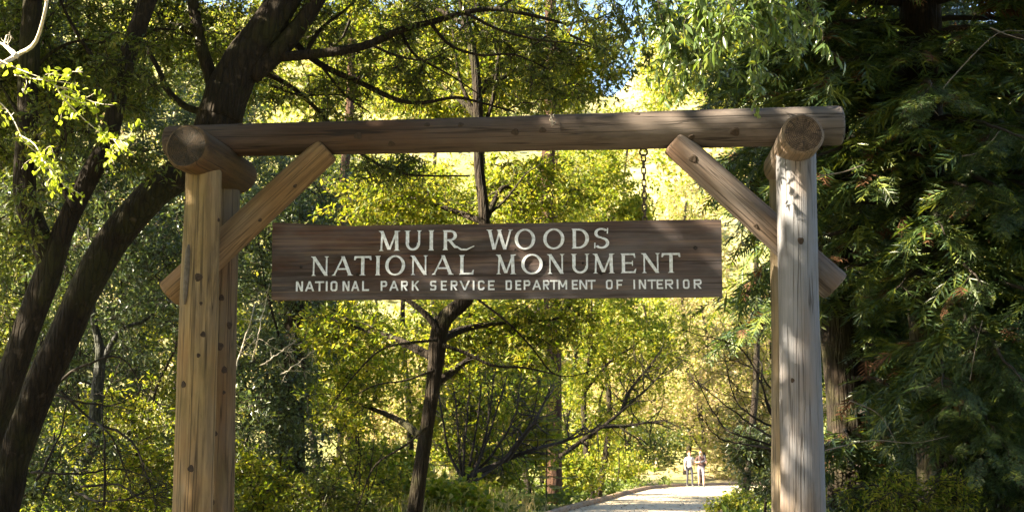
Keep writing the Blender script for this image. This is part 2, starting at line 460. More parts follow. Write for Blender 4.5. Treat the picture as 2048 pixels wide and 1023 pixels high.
# ------------------------------------------------------------------ the log gateway
YAW = math.radians(4.0)
GO = np.array([0.0, 10.25, 0.0])                    # point of the gate's middle plane
GU = np.array([math.cos(YAW), -math.sin(YAW), 0]); GV = np.array([math.sin(YAW), math.cos(YAW), 0])
def G(px, py, v):
    """point where a pixel's sight line meets the gate plane moved v metres back"""
    r = ray(px, py)
    t = np.dot(GO + GV * v - CAMP, GV) / np.dot(r, GV)
    return CAMP + r * t

LOGN = [0]
def log(name, a, b, r0, r1, mat, endmat, parent, sides=40, wob=.012, bevel=.028, bow=(0, 0)):
    """a peeled log from a to b: uneven girth, slight bow, rounded-over sawn ends"""
    a = np.asarray(a); b = np.asarray(b)
    L = np.linalg.norm(b - a); LOGN[0] += 13.7; sd = LOGN[0]
    nst = max(10, int(L / .09))
    ts = np.concatenate([[0, bevel * .3 / L, bevel / L], np.linspace(bevel / L, 1 - bevel / L, nst)[1:-1], [1 - bevel / L, 1 - bevel * .3 / L, 1]])
    ins = np.concatenate([[.86, .96, 1], np.ones(nst - 2), [1, .96, .86]])
    ang = np.linspace(0, 2 * np.pi, sides, endpoint=False)
    V = []
    for t, q in zip(ts, ins):
        z = t * L; r = (r0 * (1 - t) + r1 * t) * q
        k = np.array([mnoise.noise(Vector((math.cos(x) * .8 + sd, math.sin(x) * .8, z * .55))) * .9 +
                      mnoise.noise(Vector((math.cos(x) * 2.2 + sd, math.sin(x) * 2.2, z * 1.7))) * .35 +
                      mnoise.noise(Vector((math.cos(x) * 7 + sd, math.sin(x) * 7, z * 1.1))) * .12 for x in ang])
        rr = r * (1 + k * wob / .15)
        cx = bow[0] * math.sin(math.pi * t); cy = bow[1] * math.sin(math.pi * t)
        V.append(np.stack([cx + rr * np.cos(ang), cy + rr * np.sin(ang), np.full(sides, z)], 1))
    n = len(ts)
    V = np.array(V)
    mb = MB()
    i = np.arange(n - 1)[:, None] * sides; j = np.arange(sides)[None, :]; k2 = (j + 1) % sides
    f = np.stack([i + j, i + k2, i + sides + k2, i + sides + j], -1).reshape(-1, 4)
    mb.add(V, [f], 0)
    # sawn faces: concentric rings with a shallow dish and a split
    for end, zz in ((0, 0.0), (n - 1, L)):
        rim = V[end]; c = rim.mean(0); rings = [rim]
        for q in (.75, .45, .15):
            rg = c + (rim - c) * q
            rg[:, 2] += np.array([mnoise.noise(Vector((x * 9 + sd, y * 9, 3.3))) for x, y, _ in rg]) * .006
            rings.append(rg)
        W = np.concatenate(rings + [c[None]])
        fs = []
        for q in range(3):
            for x in range(sides):
                y = (x + 1) % sides; fs.append((q * sides + x, q * sides + y, (q + 1) * sides + y, (q + 1) * sides + x))
        tr = [(3 * sides + x, 3 * sides + (x + 1) % sides, 4 * sides) for x in range(sides)]
        fs = np.array(fs); tr = np.array(tr)
        if zz == 0: fs = fs[:, ::-1]; tr = tr[:, ::-1]
        mb.add(W, [fs, tr], 1)
    o = mb.obj(name, [mat, endmat], parent)
    base = np.array(parent.location)
    o.location = a - base
    o.rotation_mode = 'QUATERNION'
    o.rotation_quaternion = Vector(b - a).to_track_quat('Z', 'Y')
    return o

gate = empty('log_gateway', (0, 10.25, 0), 'rustic gateway of peeled logs, posts in pairs with a beam across the top', 'gateway')
def wm(nm, base, dark, grey, ga, seed, grad=None, moss=0.): 
    M[nm] = wood_mat(nm, base, dark, grey, ga, seed, grad, moss=moss); return M[nm]
E_dark = endgrain_mat('endgrain_dark', (.018, .010, .005), (.042, .023, .011))
E_mid = endgrain_mat('endgrain_mid', (.075, .045, .028), (.15, .098, .065))
E_tan = endgrain_mat('endgrain_tan', (.12, .08, .04), (.22, .15, .08))
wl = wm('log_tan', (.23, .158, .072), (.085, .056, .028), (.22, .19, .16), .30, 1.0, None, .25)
wlb = wm('log_tan_shaded', (.125, .080, .036), (.05, .031, .016), (.19, .165, .14), .30, 4.0, None, .35)  # darker copy of the tan log: the front post's shade is put into its colour
wr = wm('log_grey', (.20, .145, .10), (.08, .062, .052), (.165, .168, .195), .60, 9.0, (1.2, 3.6, -.1, .45))
wrb = wm('log_grey_back', (.20, .155, .10), (.10, .08, .055), (.24, .23, .21), .45, 12.0, None, .4)
wb = wm('log_beam', (.050, .026, .014), (.020, .011, .007), (.155, .135, .130), .15, 15.0, (1.8, 5.2, 0.0, .62))
wbl = wm('log_brace_tan', (.19, .118, .056), (.085, .05, .024), (.20, .17, .14), .25, 18.0)
wbr = wm('log_brace_grey', (.135, .092, .068), (.06, .042, .034), (.165, .158, .165), .55, 21.0)
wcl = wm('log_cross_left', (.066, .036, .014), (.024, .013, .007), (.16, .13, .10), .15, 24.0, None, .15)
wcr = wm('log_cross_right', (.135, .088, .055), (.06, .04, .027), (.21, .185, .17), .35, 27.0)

def down(px0, py0, px1, py1, v):
    """post axis from its top pixel to the ground, through a second pixel"""
    a = G(px0, py0, v); b = G(px1, py1, v)
    d = (b - a) / (a[2] - b[2]); return a, a + d * (a[2] + .05)
fl_t, fl_b = down(408, 322, 385, 1023, -.27)
fr_t, fr_b = down(1592, 292, 1605, 1023, -.27)
bl_t, bl_b = down(447, 340, 429, 1023, .30)
br_t, br_b = down(1574, 330, 1584, 1023, .30)
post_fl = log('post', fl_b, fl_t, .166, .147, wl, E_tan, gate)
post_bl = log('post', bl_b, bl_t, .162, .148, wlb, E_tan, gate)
post_fr = log('post', fr_b, fr_t, .175, .155, wr, E_mid, gate)
post_br = log('post', br_b, br_t, .165, .15, wrb, E_mid, gate)
post_fr['label'] = 'silver grey front post on the right, dappled with sun'
post_fl['label'] = 'tan front post on the left with a dark streak'
bm_a = G(333, 284, .02); bm_b = G(1684, 251, .02)
beam = log('beam', bm_a, bm_b, .136, .162, wb, E_dark, gate, 44, .008, .03, (0, .0))
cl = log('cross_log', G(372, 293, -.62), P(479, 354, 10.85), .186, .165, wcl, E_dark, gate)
cr = log('cross_log', G(1606, 267, -.62), P(1562, 338, 10.45), .168, .155, wcr, E_mid, gate)
brl = log('brace', G(655, 298, -.02), G(340, 590, .04), .118, .138, wbl, E_tan, gate)
brr = log('brace', G(1347, 284, -.02), G(1672, 574, .04), .12, .135, wbr, E_mid, gate)

M['knot'] = plain_mat('knot', (.030, .018, .011), .9, 0, 40, .5, .5)
def knot(parent_log, px, py, vplane, rad, tall=1.2):
    """a branch stub sawn off flush: raised rim with a dark sunken heart, on the log's camera side"""
    inv = (Matrix.Translation(parent_log.location + Vector(gate.location)) @ parent_log.rotation_quaternion.to_matrix().to_4x4()).inverted()
    o = inv @ Vector(CAMP); d = (inv @ Vector(G(px, py, vplane))) - o; d.normalize()
    # hit the log's surface
    hit, loc, nor, idx = parent_log.ray_cast(o, d)
    if not hit: return
    mb = MB(); S = 12
    rings = [(1.45, -.006), (1.05, .0040), (.80, .0046), (.45, .0026)]
    ang = np.linspace(0, 2 * np.pi, S, endpoint=False)
    V = np.concatenate([np.stack([np.cos(ang) * rad * q, np.sin(ang) * rad * q * tall, np.full(S, h)], 1) for q, h in rings] + [np.array([[0, 0, .0020]])])
    V[:, :2] *= 1 + .12 * np.sin(ang * 3 + px)[np.r_[np.tile(np.arange(S), 4), 0]][:, None]
    f = [(q * S + x, q * S + (x + 1) % S, (q + 1) * S + (x + 1) % S, (q + 1) * S + x) for q in range(3) for x in range(S)]
    tr = [(3 * S + x, 3 * S + (x + 1) % S, 4 * S) for x in range(S)]
    mb.add(V, [np.array(f), np.array(tr)])
    k = mb.obj('knot', M['knot'], parent_log)
    z = Vector(nor).normalized(); y = Vector((0, 0, 1)); x = y.cross(z).normalized(); y = z.cross(x)
    k.matrix_local = Matrix.Translation(loc + z * .002) @ Matrix((x, y, z)).transposed().to_4x4()
bpy.context.view_layer.update()
for px, py, r in ((716, 272, .022), (783, 288, .020), (854, 249, .018), (921, 249, .017), (1030, 264, .021), (1085, 260, .019), (481, 249, .018),
                  (1470, 264, .026), (1383, 274, .018), (1275, 228, .014)):
    knot(beam, px, py, .02, r)
for px, py, r in ((397, 554, .022), (406, 668, .016), (397, 710, .012), (367, 768, .018), (381, 936, .018), (437, 440, .011), (402, 606, .010)):
    knot(post_fl, px, py, -.27, r)
for px, py, r in ((443, 595, .018), (459, 650, .020), (440, 692, .022), (449, 739, .020), (448, 784, .011), (430, 866, .016), (425, 1003, .015)):
    knot(post_bl, px, py, .30, r)
for px, py, r in ((1602, 481, .018), (1585, 760, .012)):
    knot(post_fr, px, py, -.27, r)
for px, py, r in ((1386, 318, .024), (1512, 452, .016)):
    knot(brr, px, py, -.02, r)
for px, py, r in ((590, 372, .012), (520, 440, .012)):
    knot(brl, px, py, -.02, r)
# grey half-round peg let into the left front post
mb = MB(); c0 = G(388, 494, -.27) - GV * .135; c1 = G(381, 612, -.27) - GV * .142
tube(mb, spline([c0, c0 * .97 + c1 * .03, c1], 8), [.006, .020, .024, .024, .024, .022, .018, .008], 10)
o = mb.obj('peg', plain_mat('peg_wood', (.085, .070, .058), .85, 0, 30, .4, .5), None, True, gate.location); o.parent = gate

# ------------------------------------------------------------------ the hanging sign
sc0 = G(995, 520, .02)
sign = empty('wooden_sign', tuple(sc0), 'long weathered wooden plank sign with white carved lettering hanging under the beam', 'sign', None, (0, 0, -YAW))
def S(px, py):
    d = G(px, py, .02) - sc0
    return np.array([np.dot(d, GU), d[2]])
mw, n, l, out = new_mat('sign_wood')
tc = n.new('ShaderNodeTexCoord')
fine = noise_tex(n, l, mapping(n, l, tc.outputs['Object'], (1.0, 30, 48)), 1.0, 7, .7, .35)
mid = noise_tex(n, l, mapping(n, l, tc.outputs['Object'], (.55, 6, 9)), 1.0, 5, .6, .6)
blot = noise_tex(n, l, mapping(n, l, tc.outputs['Object'], (1.3, 2, 3.4)), 1.2, 4, .6)
c = ramp(n, l, fine, [(.3, (.014, .006, .004)), (.48, (.050, .021, .012)), (.72, (.105, .050, .031))])
c = mixc(n, l, math_n(n, l, 'MULTIPLY', ramp(n, l, mid, [(.40, (1, 1, 1)), (.54, (0, 0, 0))]), .9), c, (.016, .010, .007))
sep = n.new('ShaderNodeSeparateXYZ'); l.new(tc.outputs['Object'], sep.inputs[0])
mr = n.new('ShaderNodeMapRange'); l.new(sep.outputs[0], mr.inputs[0]); mr.inputs[1].default_value = -1.2; mr.inputs[2].default_value = 1.8
mr.inputs[3].default_value = 0; mr.inputs[4].default_value = .42
mz = n.new('ShaderNodeMapRange'); l.new(sep.outputs[2], mz.inputs[0]); mz.inputs[1].default_value = -.08; mz.inputs[2].default_value = -.32
mz.inputs[3].default_value = 0; mz.inputs[4].default_value = .38
gf = math_n(n, l, 'ADD', math_n(n, l, 'MULTIPLY', ramp(n, l, blot, [(.42, (0, 0, 0)), (.66, (1, 1, 1))]), .5), math_n(n, l, 'ADD', mr.outputs[0], mz.outputs[0]), True)
c = mixc(n, l, gf, c, mixc(n, l, fine, (.042, .036, .040), (.15, .135, .148)))
sk = noise_tex(n, l, mapping(n, l, tc.outputs['Object'], (.7, 5, 20)), 1.0, 4, .6, .5)
c = mixc(n, l, math_n(n, l, 'MULTIPLY', ramp(n, l, sk, [(.54, (0, 0, 0)), (.66, (1, 1, 1))]), .6), c, (.17, .115, .085))
c = mixc(n, l, math_n(n, l, 'MULTIPLY', ramp(n, l, sk, [(.34, (1, 1, 1)), (.44, (0, 0, 0))]), .75), c, (.014, .008, .006))
p = n.new('ShaderNodeBsdfPrincipled'); l.new(c, p.inputs['Base Color']); p.inputs['Roughness'].default_value = .75; p.inputs['Specular IOR Level'].default_value = .3
bp = n.new('ShaderNodeBump'); bp.inputs['Strength'].default_value = .8; bp.inputs['Distance'].default_value = .010
l.new(fine, bp.inputs['Height']); l.new(bp.outputs[0], p.inputs['Normal']); l.new(p.outputs[0], out.inputs[0])
TH = .075
def plank(top, bot, seed):
    """one plank of the sign: top and bottom edge given as pixel polylines; grid front, back and rims, rounded arris"""
    nx, nz = 72, 6
    t = np.linspace(0, 1, nx)
    tp = np.array([S(*q) for q in top]); bt = np.array([S(*q) for q in bot])
    def ed(pl):
        s = np.linspace(0, 1, len(pl)); return np.stack([np.interp(t, s, pl[:, 0]), np.interp(t, s, pl[:, 1])], 1)
    A = ed(tp); B = ed(bt)
    A[:, 1] += [.004 * mnoise.noise(Vector((x * 4, seed, 0))) + .002 * mnoise.noise(Vector((x * 15, seed, 5))) for x in A[:, 0]]
    B[:, 1] += [.003 * mnoise.noise(Vector((x * 4, seed + 9, 0))) for x in B[:, 0]]
    sec = []      # closed section, front going down then back going up
    for q in np.linspace(0, 1, nz): sec.append((q, -TH / 2, 0))
    for q in np.linspace(1, 0, nz): sec.append((q, TH / 2, 0))
    V = np.zeros((nx, 2 * nz, 3))
    for i in range(nx):
        for j, (q, y, _) in enumerate(sec):
            h = A[i] * (1 - q) + B[i] * q
            edge = .012 if q in (0., 1.) else 0
            bump = .0025 * mnoise.noise(Vector((h[0] * 1.5, seed, h[1] * 14)))
            V[i, j] = (h[0], (y + bump) * (1 if not edge else .84), h[1])
    mb = MB(); k = 2 * nz
    i = np.arange(nx - 1)[:, None] * k; j = np.arange(k)[None, :]; j2 = (j + 1) % k
    mb.add(V, [np.stack([i + j, i + j2, i + k + j2, i + k + j], -1).reshape(-1, 4)])
    for e, rev in ((0, False), (nx - 1, True)):
        q = np.array([[a, a + 1, k - 2 - a, k - 1 - a] for a in range(nz - 1)]) 
        mb.add(V[e], [q[:, ::-1] if not rev else q])
    o = mb.obj('plank', mw, sign, False)
    return o
plank([(547, 446), (620, 449), (700, 453), (780, 451), (870, 450), (960, 449), (1080, 447), (1200, 444), (1320, 441), (1442, 440)],
      [(546, 530), (1443, 522.5)], 1.0)
plank([(546, 530.8), (1443, 523.6)], [(545, 600), (1000, 597.5), (1444, 593)], 2.0)
M['paint'] = plain_mat('white_paint', (.54, .575, .65), .75, 0, 30, .36)
M['crack'] = plain_mat('dark_hole', (.012, .009, .008), .9)

# --- lettering: every letter is built from strokes; height 1, width w
def rect(x0, y0, x1, y1): return [(x0, y0), (x1, y0), (x1, y1), (x0, y1)]
def bar(a, b, wd):
    a = np.array(a, float); b = np.array(b, float); d = (b - a) / np.linalg.norm(b - a); q = np.array([-d[1], d[0]]) * wd / 2
    return [tuple(a - q), tuple(b - q), tuple(b + q), tuple(a + q)]
def hbar(a, b, wx):           # slanted stroke with horizontal ends
    return [(a[0] - wx / 2, a[1]), (a[0] + wx / 2, a[1]), (b[0] + wx / 2, b[1]), (b[0] - wx / 2, b[1])]
def arc(cx, cy, rx, ry, a0, a1, wv, wh, n=18):
    """curved stroke: thickness wv where it runs upright, wh where it lies flat"""
    out = []
    an = np.linspace(math.radians(a0), math.radians(a1), n)
    for i in range(n - 1):
        q = []
        for a in (an[i], an[i + 1]):
            q.append(((cx + rx * math.cos(a), cy + ry * math.sin(a)), (cx + (rx - wv) * math.cos(a), cy + (ry - wh) * math.sin(a))))
        out.append([q[0][0], q[1][0], q[1][1], q[0][1]])
    return out
T, TT = .165, .075
def stem(x, w=T, y0=0., y1=1.):
    s = .055
    return [rect(x - w / 2, y0, x + w / 2, y1)] + [[(x - w / 2 - s, yy), (x + w / 2 + s, yy), (x + w / 2, yy + dy), (x - w / 2, yy + dy)][::(1 if dy > 0 else -1)] for yy, dy in ((y0, .07), (y1, -.07))]
def serif(x, y, dy, w=.12):
    return [[(x - w, y), (x + w, y), (x + w * .35, y + dy), (x - w * .35, y + dy)][::(1 if dy > 0 else -1)]]
def g_serif(ch, w):
    if ch == 'I': return stem(w / 2)
    if ch == 'M':
        return [hbar((.13, 0), (.17, 1), .085)] + serif(.13, 0, .06) + [hbar((w - .13, 0), (w - .17, 1), T)] + serif(w - .13, 0, .06, .16) + \
               [hbar((.14, 1), (w / 2, .06), T), hbar((w - .14, 1), (w / 2 + .02, .06), .09)] + serif(.10, 1, -.05, .12) + serif(w - .10, 1, -.05, .13)
    if ch == 'N':
        return [rect(.10, 0, .10 + TT, 1)] + serif(.14, 0, .06) + [rect(w - .10 - TT, 0, w - .10, 1)] + serif(w - .14, 1, -.06) + \
               [hbar((.12, 1), (w - .15, 0), T * 1.1)] + serif(.08, 1, -.05, .10)
    if ch == 'U':
        c = w / 2; rx = (w - .16) / 2 + .03
        return [rect(c - rx, .38, c - rx + T, 1)] + serif(c - rx + T / 2, 1, -.06, .16) + [rect(c + rx - .10, .38, c + rx, 1)] + serif(c + rx - .05, 1, -.06, .12) + arc(c, .38, rx, .38, 180, 360, .14, .10)
    if ch == 'R':
        b = min(w, .80); 
        return stem(.20) + [rect(.2, .91, .45, 1), rect(.2, .46, .45, .545)] + arc(.42, .73, b - .44, .27, -90, 90, .16, .085) + [hbar((.40, .50), (.74, .10), T * 1.05)] + \
               [[(.64, .22), (.80, .19), (1.02, .055), (.98, -.02)], [(.98, -.02), (1.02, .055), (1.28, .05), (1.26, -.03)], [(1.26, -.03), (1.28, .05), (w - .02, .20), (w, .17)]]
    if ch == 'W':
        return [hbar((.14, 1), (w * .29, 0), T), hbar((w * .29 + .02, 0), (w * .52, 1), .09), hbar((w * .47, 1), (w * .70, 0), T), hbar((w * .70 + .02, 0), (w - .10, 1), .09)] + \
               serif(.14, 1, -.06, .16) + serif(w * .49, 1, -.06, .14) + serif(w - .10, 1, -.06, .12)
    if ch == 'O': return arc(w / 2, .5, w / 2, .525, 0, 360, .165, .08, 30)
    if ch == 'D': return stem(.2) + [rect(.2, .915, w * .45, 1), rect(.2, 0, w * .45, .085)] + arc(w * .42, .5, w * .58, .5, -90, 90, .18, .085)
    if ch == 'S':
        return arc(w * .5, .76, w * .44, .26, 35, 270, .15, .085) + arc(w * .5, .265, w * .47, .285, -145, 90, .16, .09) + \
               [hbar((w * .86, .74), (w * .88, 1), .06), hbar((w * .08, 0), (w * .09, .27), .06)]
    if ch == 'A':
        return [hbar((.10, 0), (w * .52, 1), .085), hbar((w - .16, 0), (w * .50, 1), T * 1.05), rect(w * .28, .30, w * .72, .375)] + serif(.10, 0, .06, .12) + serif(w - .15, 0, .06, .16)
    if ch == 'T':
        return [rect(w / 2 - T / 2, 0, w / 2 + T / 2, 1), rect(.05, .905, w - .05, 1), [(0, .80), (.07, .80), (.13, .92), (.02, 1)], [(w - .07, .80), (w, .80), (w - .02, 1), (w - .13, .92)]] + serif(w / 2, 0, .06, .17)
    if ch == 'L':
        return stem(.2) + [rect(.2, 0, w - .04, .09), [(w - .14, .06), (w - .04, .0), (w, .24), (w - .05, .24)]]
    if ch == 'E':
        return stem(.2) + [rect(.2, 0, w - .05, .085), rect(.2, .915, w - .07, 1), rect(.2, .47, w * .80, .55), [(w - .15, .06), (w - .05, 0), (w, .22), (w - .05, .22)],
                           [(w - .09, .78), (w - .04, .78), (w - .07, 1), (w - .16, .94)], [(w * .74, .38), (w * .80, .38), (w * .80, .63), (w * .74, .63)]]
def g_block(ch, w):
    t = .17; m = .02
    L0 = rect(0, 0, t, 1); Rr = rect(w - t, 0, w, 1)
    def box(corner=.16): # squared O
        return [rect(0, corner, t, 1 - corner), rect(w - t, corner, w, 1 - corner), rect(corner, 0, w - corner, t), rect(corner, 1 - t, w - corner, 1),
                [(0, corner), (corner, 0), (corner + .07, t), (t, corner + .07)], [(w - corner, 0), (w, corner), (w - t, corner + .07), (w - corner - .07, t)],
                [(w, 1 - corner), (w - corner, 1), (w - corner - .07, 1 - t), (w - t, 1 - corner - .07)], [(corner, 1), (0, 1 - corner), (t, 1 - corner - .07), (corner + .07, 1 - t)]]
    def bowl(y0, y1):
        c = .14
        return [rect(t, y0, w - c, y0 + t), rect(t, y1 - t, w - c, y1), rect(w - t, y0 + c, w, y1 - c), [(w - c, y0), (w, y0 + c), (w - t, y0 + c + .05), (w - c - .05, y0 + t)], [(w, y1 - c), (w - c, y1), (w - c - .05, y1 - t), (w - t, y1 - c - .05)]]
    if ch == 'N': return [L0, Rr, hbar((t * .6, 1), (w - t * .6, 0), t * 1.15)]
    if ch == 'A': return [hbar((t * .55, 0), (w / 2, 1), t * 1.05), hbar((w - t * .55, 0), (w / 2, 1), t * 1.05), rect(w * .25, .25, w * .75, .25 + t * .85)]
    if ch == 'T': return [rect(0, 1 - t, w, 1), rect(w / 2 - t / 2, 0, w / 2 + t / 2, 1 - t)]
    if ch == 'I': return [rect(w / 2 - t / 2, 0, w / 2 + t / 2, 1)]
    if ch in 'O': return box()
    if ch == 'L': return [L0, rect(t, 0, w, t)]
    if ch == 'P': return [L0] + bowl(.40, 1)
    if ch == 'R': return [L0] + bowl(.42, 1) + [hbar((w * .45, .46), (w - t * .55, 0), t * 1.1)]
    if ch == 'K': return [L0, hbar((t, .42), (w - t * .6, 1), t * 1.15), hbar((w * .38, .58), (w - t * .6, 0), t * 1.2)]
    if ch == 'S': 
        c = .14
        return [rect(c, 1 - t, w - .02, 1), rect(c, .5 - t / 2, w - c, .5 + t / 2), rect(.02, 0, w - c, t), rect(0, .5 + c * .4, t, 1 - c), rect(w - t, c, w, .5 - c * .4),
                [(c, 1), (0, 1 - c), (t, 1 - c - .05), (c + .05, 1 - t)], [(0, .5 + c * .4), (c, .5 - t / 2), (c + .05, .5 + t / 2), (t, .5 + t * .6)], [(w - c, 0), (w, c), (w - t, c + .05), (w - c - .05, t)],
                [(w - c, .5 - t / 2), (w, .5 - c * .4), (w - .01, .5), (w - c, .5 + t / 2)], rect(w - t, .78, w - .02, .9), rect(.02, .1, t, .22)]
    if ch == 'E': return [L0, rect(t, 0, w, t), rect(t, 1 - t, w, 1), rect(t, .5 - t / 2, w * .86, .5 + t / 2)]
    if ch == 'F': return [L0, rect(t, 1 - t, w, 1), rect(t, .46 - t / 2, w * .86, .46 + t / 2)]
    if ch == 'V': return [hbar((t * .55, 1), (w / 2, 0), t * 1.1), hbar((w - t * .55, 1), (w / 2, 0), t * 1.1)]
    if ch == 'C': return [q for i, q in enumerate(box()) if i not in (1,)] + [rect(w - t, .16, w, .30), rect(w - t, .70, w, .84)]
    if ch == 'D': return [L0] + bowl(0, 1)
    if ch == 'M': return [L0, Rr, hbar((t * .6, 1), (w / 2, .25), t), hbar((w - t * .6, 1), (w / 2, .25), t)]

def letter(ch, x0, x1, ytop, ybot, fn):
    a = S(x0, ybot); b = S(x1, ytop)
    h = b[1] - a[1]; wd = (b[0] - a[0]) / h
    polys = fn(ch, wd)
    mb = MB()
    base = -TH / 2 + .004
    for i, pl in enumerate(polys):
        q = np.array(pl) * h; k = len(q)
        area = sum(q[s][0] * q[(s + 1) % k][1] - q[(s + 1) % k][0] * q[s][1] for s in range(k))
        if area < 0: q = q[::-1]
        yf = -TH / 2 - .0065 - .00025 * i
        c = q.mean(0)
        dv = q - c; nn = np.linalg.norm(dv, axis=1, keepdims=True)
        fr = np.concatenate([q[:, :1], np.full((k, 1), yf), q[:, 1:]], 1)
        bk = np.concatenate([q[:, :1], np.full((k, 1), base), q[:, 1:]], 1)
        V = np.concatenate([fr, bk])
        side = np.array([[s, k + s, k + (s + 1) % k, (s + 1) % k] for s in range(k)])
        mb.add(V, [np.arange(k)[None, :], side])
    o = mb.obj('letter', M['paint'], sign, False)
    o.location = (a[0], 0, a[1])
    return o
def line(text_spans, y0, y1, fn):
    """y0/y1: ((xa, top, bottom), (xb, top, bottom))"""
    (xa, ta, ba), (xb, tb, bb) = y0, y1
    for ch, a, b in text_spans:
        f = ((a + b) / 2 - xa) / (xb - xa)
        letter(ch, a, b, ta + (tb - ta) * f, ba + (bb - ba) * f, fn)
line([('M', 759, 801), ('U', 811, 844), ('I', 857, 871), ('R', 884, 950), ('W', 974, 1026), ('O', 1030, 1071), ('O', 1087, 1129), ('D', 1141, 1178), ('S', 1187, 1219)],
     (780, 463, 503), (1203, 458, 498), g_serif)
line([('N', 624, 661), ('A', 666, 709), ('T', 709.5, 745), ('I', 750, 765), ('O', 772, 812), ('N', 822, 858), ('A', 865, 909), ('L', 917, 949), ('M', 993, 1032), ('O', 1043, 1086), ('N', 1095, 1130), ('U', 1143, 1178), ('M', 1186, 1228), ('E', 1239, 1272), ('N', 1283, 1320), ('T', 1323, 1360)],
     (640, 514, 552.5), (1340, 507, 546.5), g_serif)
line([('N', 594, 608.5), ('A', 612, 631), ('T', 632, 650.5), ('I', 653, 658), ('O', 663, 677), ('N', 687, 701), ('A', 704, 721), ('L', 726, 740),
      ('P', 763, 776), ('A', 780, 799), ('R', 803.5, 817), ('K', 825, 840), ('S', 861.5, 874), ('E', 883, 895), ('R', 902.5, 916), ('V', 920, 941), ('I', 946, 950.5), ('C', 957, 970), ('E', 977, 990),
      ('D', 1012, 1024.5), ('E', 1031.5, 1043), ('P', 1048, 1061), ('A', 1065, 1083), ('R', 1086.5, 1099), ('T', 1100.5, 1116), ('M', 1117, 1134.5), ('E', 1144, 1156), ('N', 1159, 1174.5), ('T', 1175.5, 1191),
      ('O', 1212, 1225), ('F', 1233, 1245), ('I', 1266, 1270.5), ('N', 1277.5, 1291.5), ('T', 1295, 1311.5), ('E', 1313, 1325.5), ('R', 1330, 1345.5), ('I', 1352.5, 1356.5), ('O', 1365.5, 1378), ('R', 1387, 1402)],
     (600, 563.5, 583.5), (1395, 559.5, 578), g_block)
def hole(px, py, r):
    mb = MB(); S_ = 9; ang = np.linspace(0, 2 * np.pi, S_, endpoint=False)
    q = S(px, py)
    V = np.concatenate([np.stack([q[0] + np.cos(ang) * r * (1 + .2 * np.sin(ang * 2 + px)), np.full(S_, -TH / 2 - .006), q[1] + np.sin(ang) * r], 1), np.array([[q[0], -TH / 2 + .002, q[1]]]),
                        np.stack([q[0] + np.cos(ang) * r * 1.2, np.full(S_, -TH / 2 + .004), q[1] + np.sin(ang) * r * 1.2], 1)])
    mb.add(V, [np.array([(i, (i + 1) % S_, S_) for i in range(S_)]), np.array([(S_ + 1 + i, S_ + 1 + (i + 1) % S_, (i + 1) % S_, i) for i in range(S_)])])
    mb.obj('knot', M['crack'], sign, False)
for px, py, r in ((1390, 497, .016), (1089, 527, .014), (717, 550, .012), (1032, 501, .010), (1166, 527, .009), (1202, 547, .013), (604, 535, .010), (822, 517, .008)): hole(px, py, r)

# --- chain
ch_t = G(1287, 297, .02); ch_b = G(1288, 441, .02)
M['iron'] = plain_mat('rusty_iron', (.075, .058, .045), .65, .55, 60, .4, .3)
chain = empty('chain', tuple(ch_t), 'rusty iron chain from an eye under the beam down to the sign', 'chain', None, (0, 0, -YAW))
def torus(ax, az, r, straight, seg=20, sd=8):
    mb = MB(); pts = []
    for t in np.linspace(0, 2 * np.pi, seg, endpoint=False):
        pts.append((math.cos(t) * ax, 0, math.sin(t) * az + (straight if math.sin(t) > 0 else -straight)))
    pts.append(pts[0]); p = np.array(pts)
    tube(mb, p, np.full(len(p), r), sd, cap=False)
    return mb
o = torus(.031, .031, .0085, 0, 22).obj('eye_bolt', M['iron'], chain); o.location = (0, 0, -.030)
mb = MB(); tube(mb, np.array([[0, 0, .09], [0, 0, .0]]), [.009, .009], 8); s_ = mb.obj('shank', M['iron'], o); s_.location = (0, 0, .03)
lk = torus(.0165, .0165, .0068, .016).mesh('link', M['iron'])
Lz = ch_t[2] - ch_b[2]
zz = .062 - .004; i = 0
pitch = .0525
while zz < Lz + .02:
    o = bpy.data.objects.new('link', lk); link(o, chain)
    o.location = (random.uniform(-.002, .002), 0, -zz - .025); o.rotation_euler = (random.uniform(-.06, .06), random.uniform(-.05, .05), (0 if i % 2 == 0 else math.pi / 2) + .25)
    zz += pitch; i += 1
# little twine ends tied round the beam
mb = MB(); rng = np.random.default_rng(3)
c = G(1104, 236, -.12)
for k in range(3):
    q = np.array([c + np.array([0, -.012, 0]) * k + rng.normal(size=3) * np.array([.010, .004, .014]) + np.array([0, -.008 * t, .03 - t * .022]) for t in range(6)])
    tube(mb, spline(q, 12), np.full(12, .0026), 4)
tw = mb.obj('twine', M['twig_pale'], None, True, c); tw.location = c
tag(tw, 'frayed pale twine tied on the middle of the beam', 'twine')

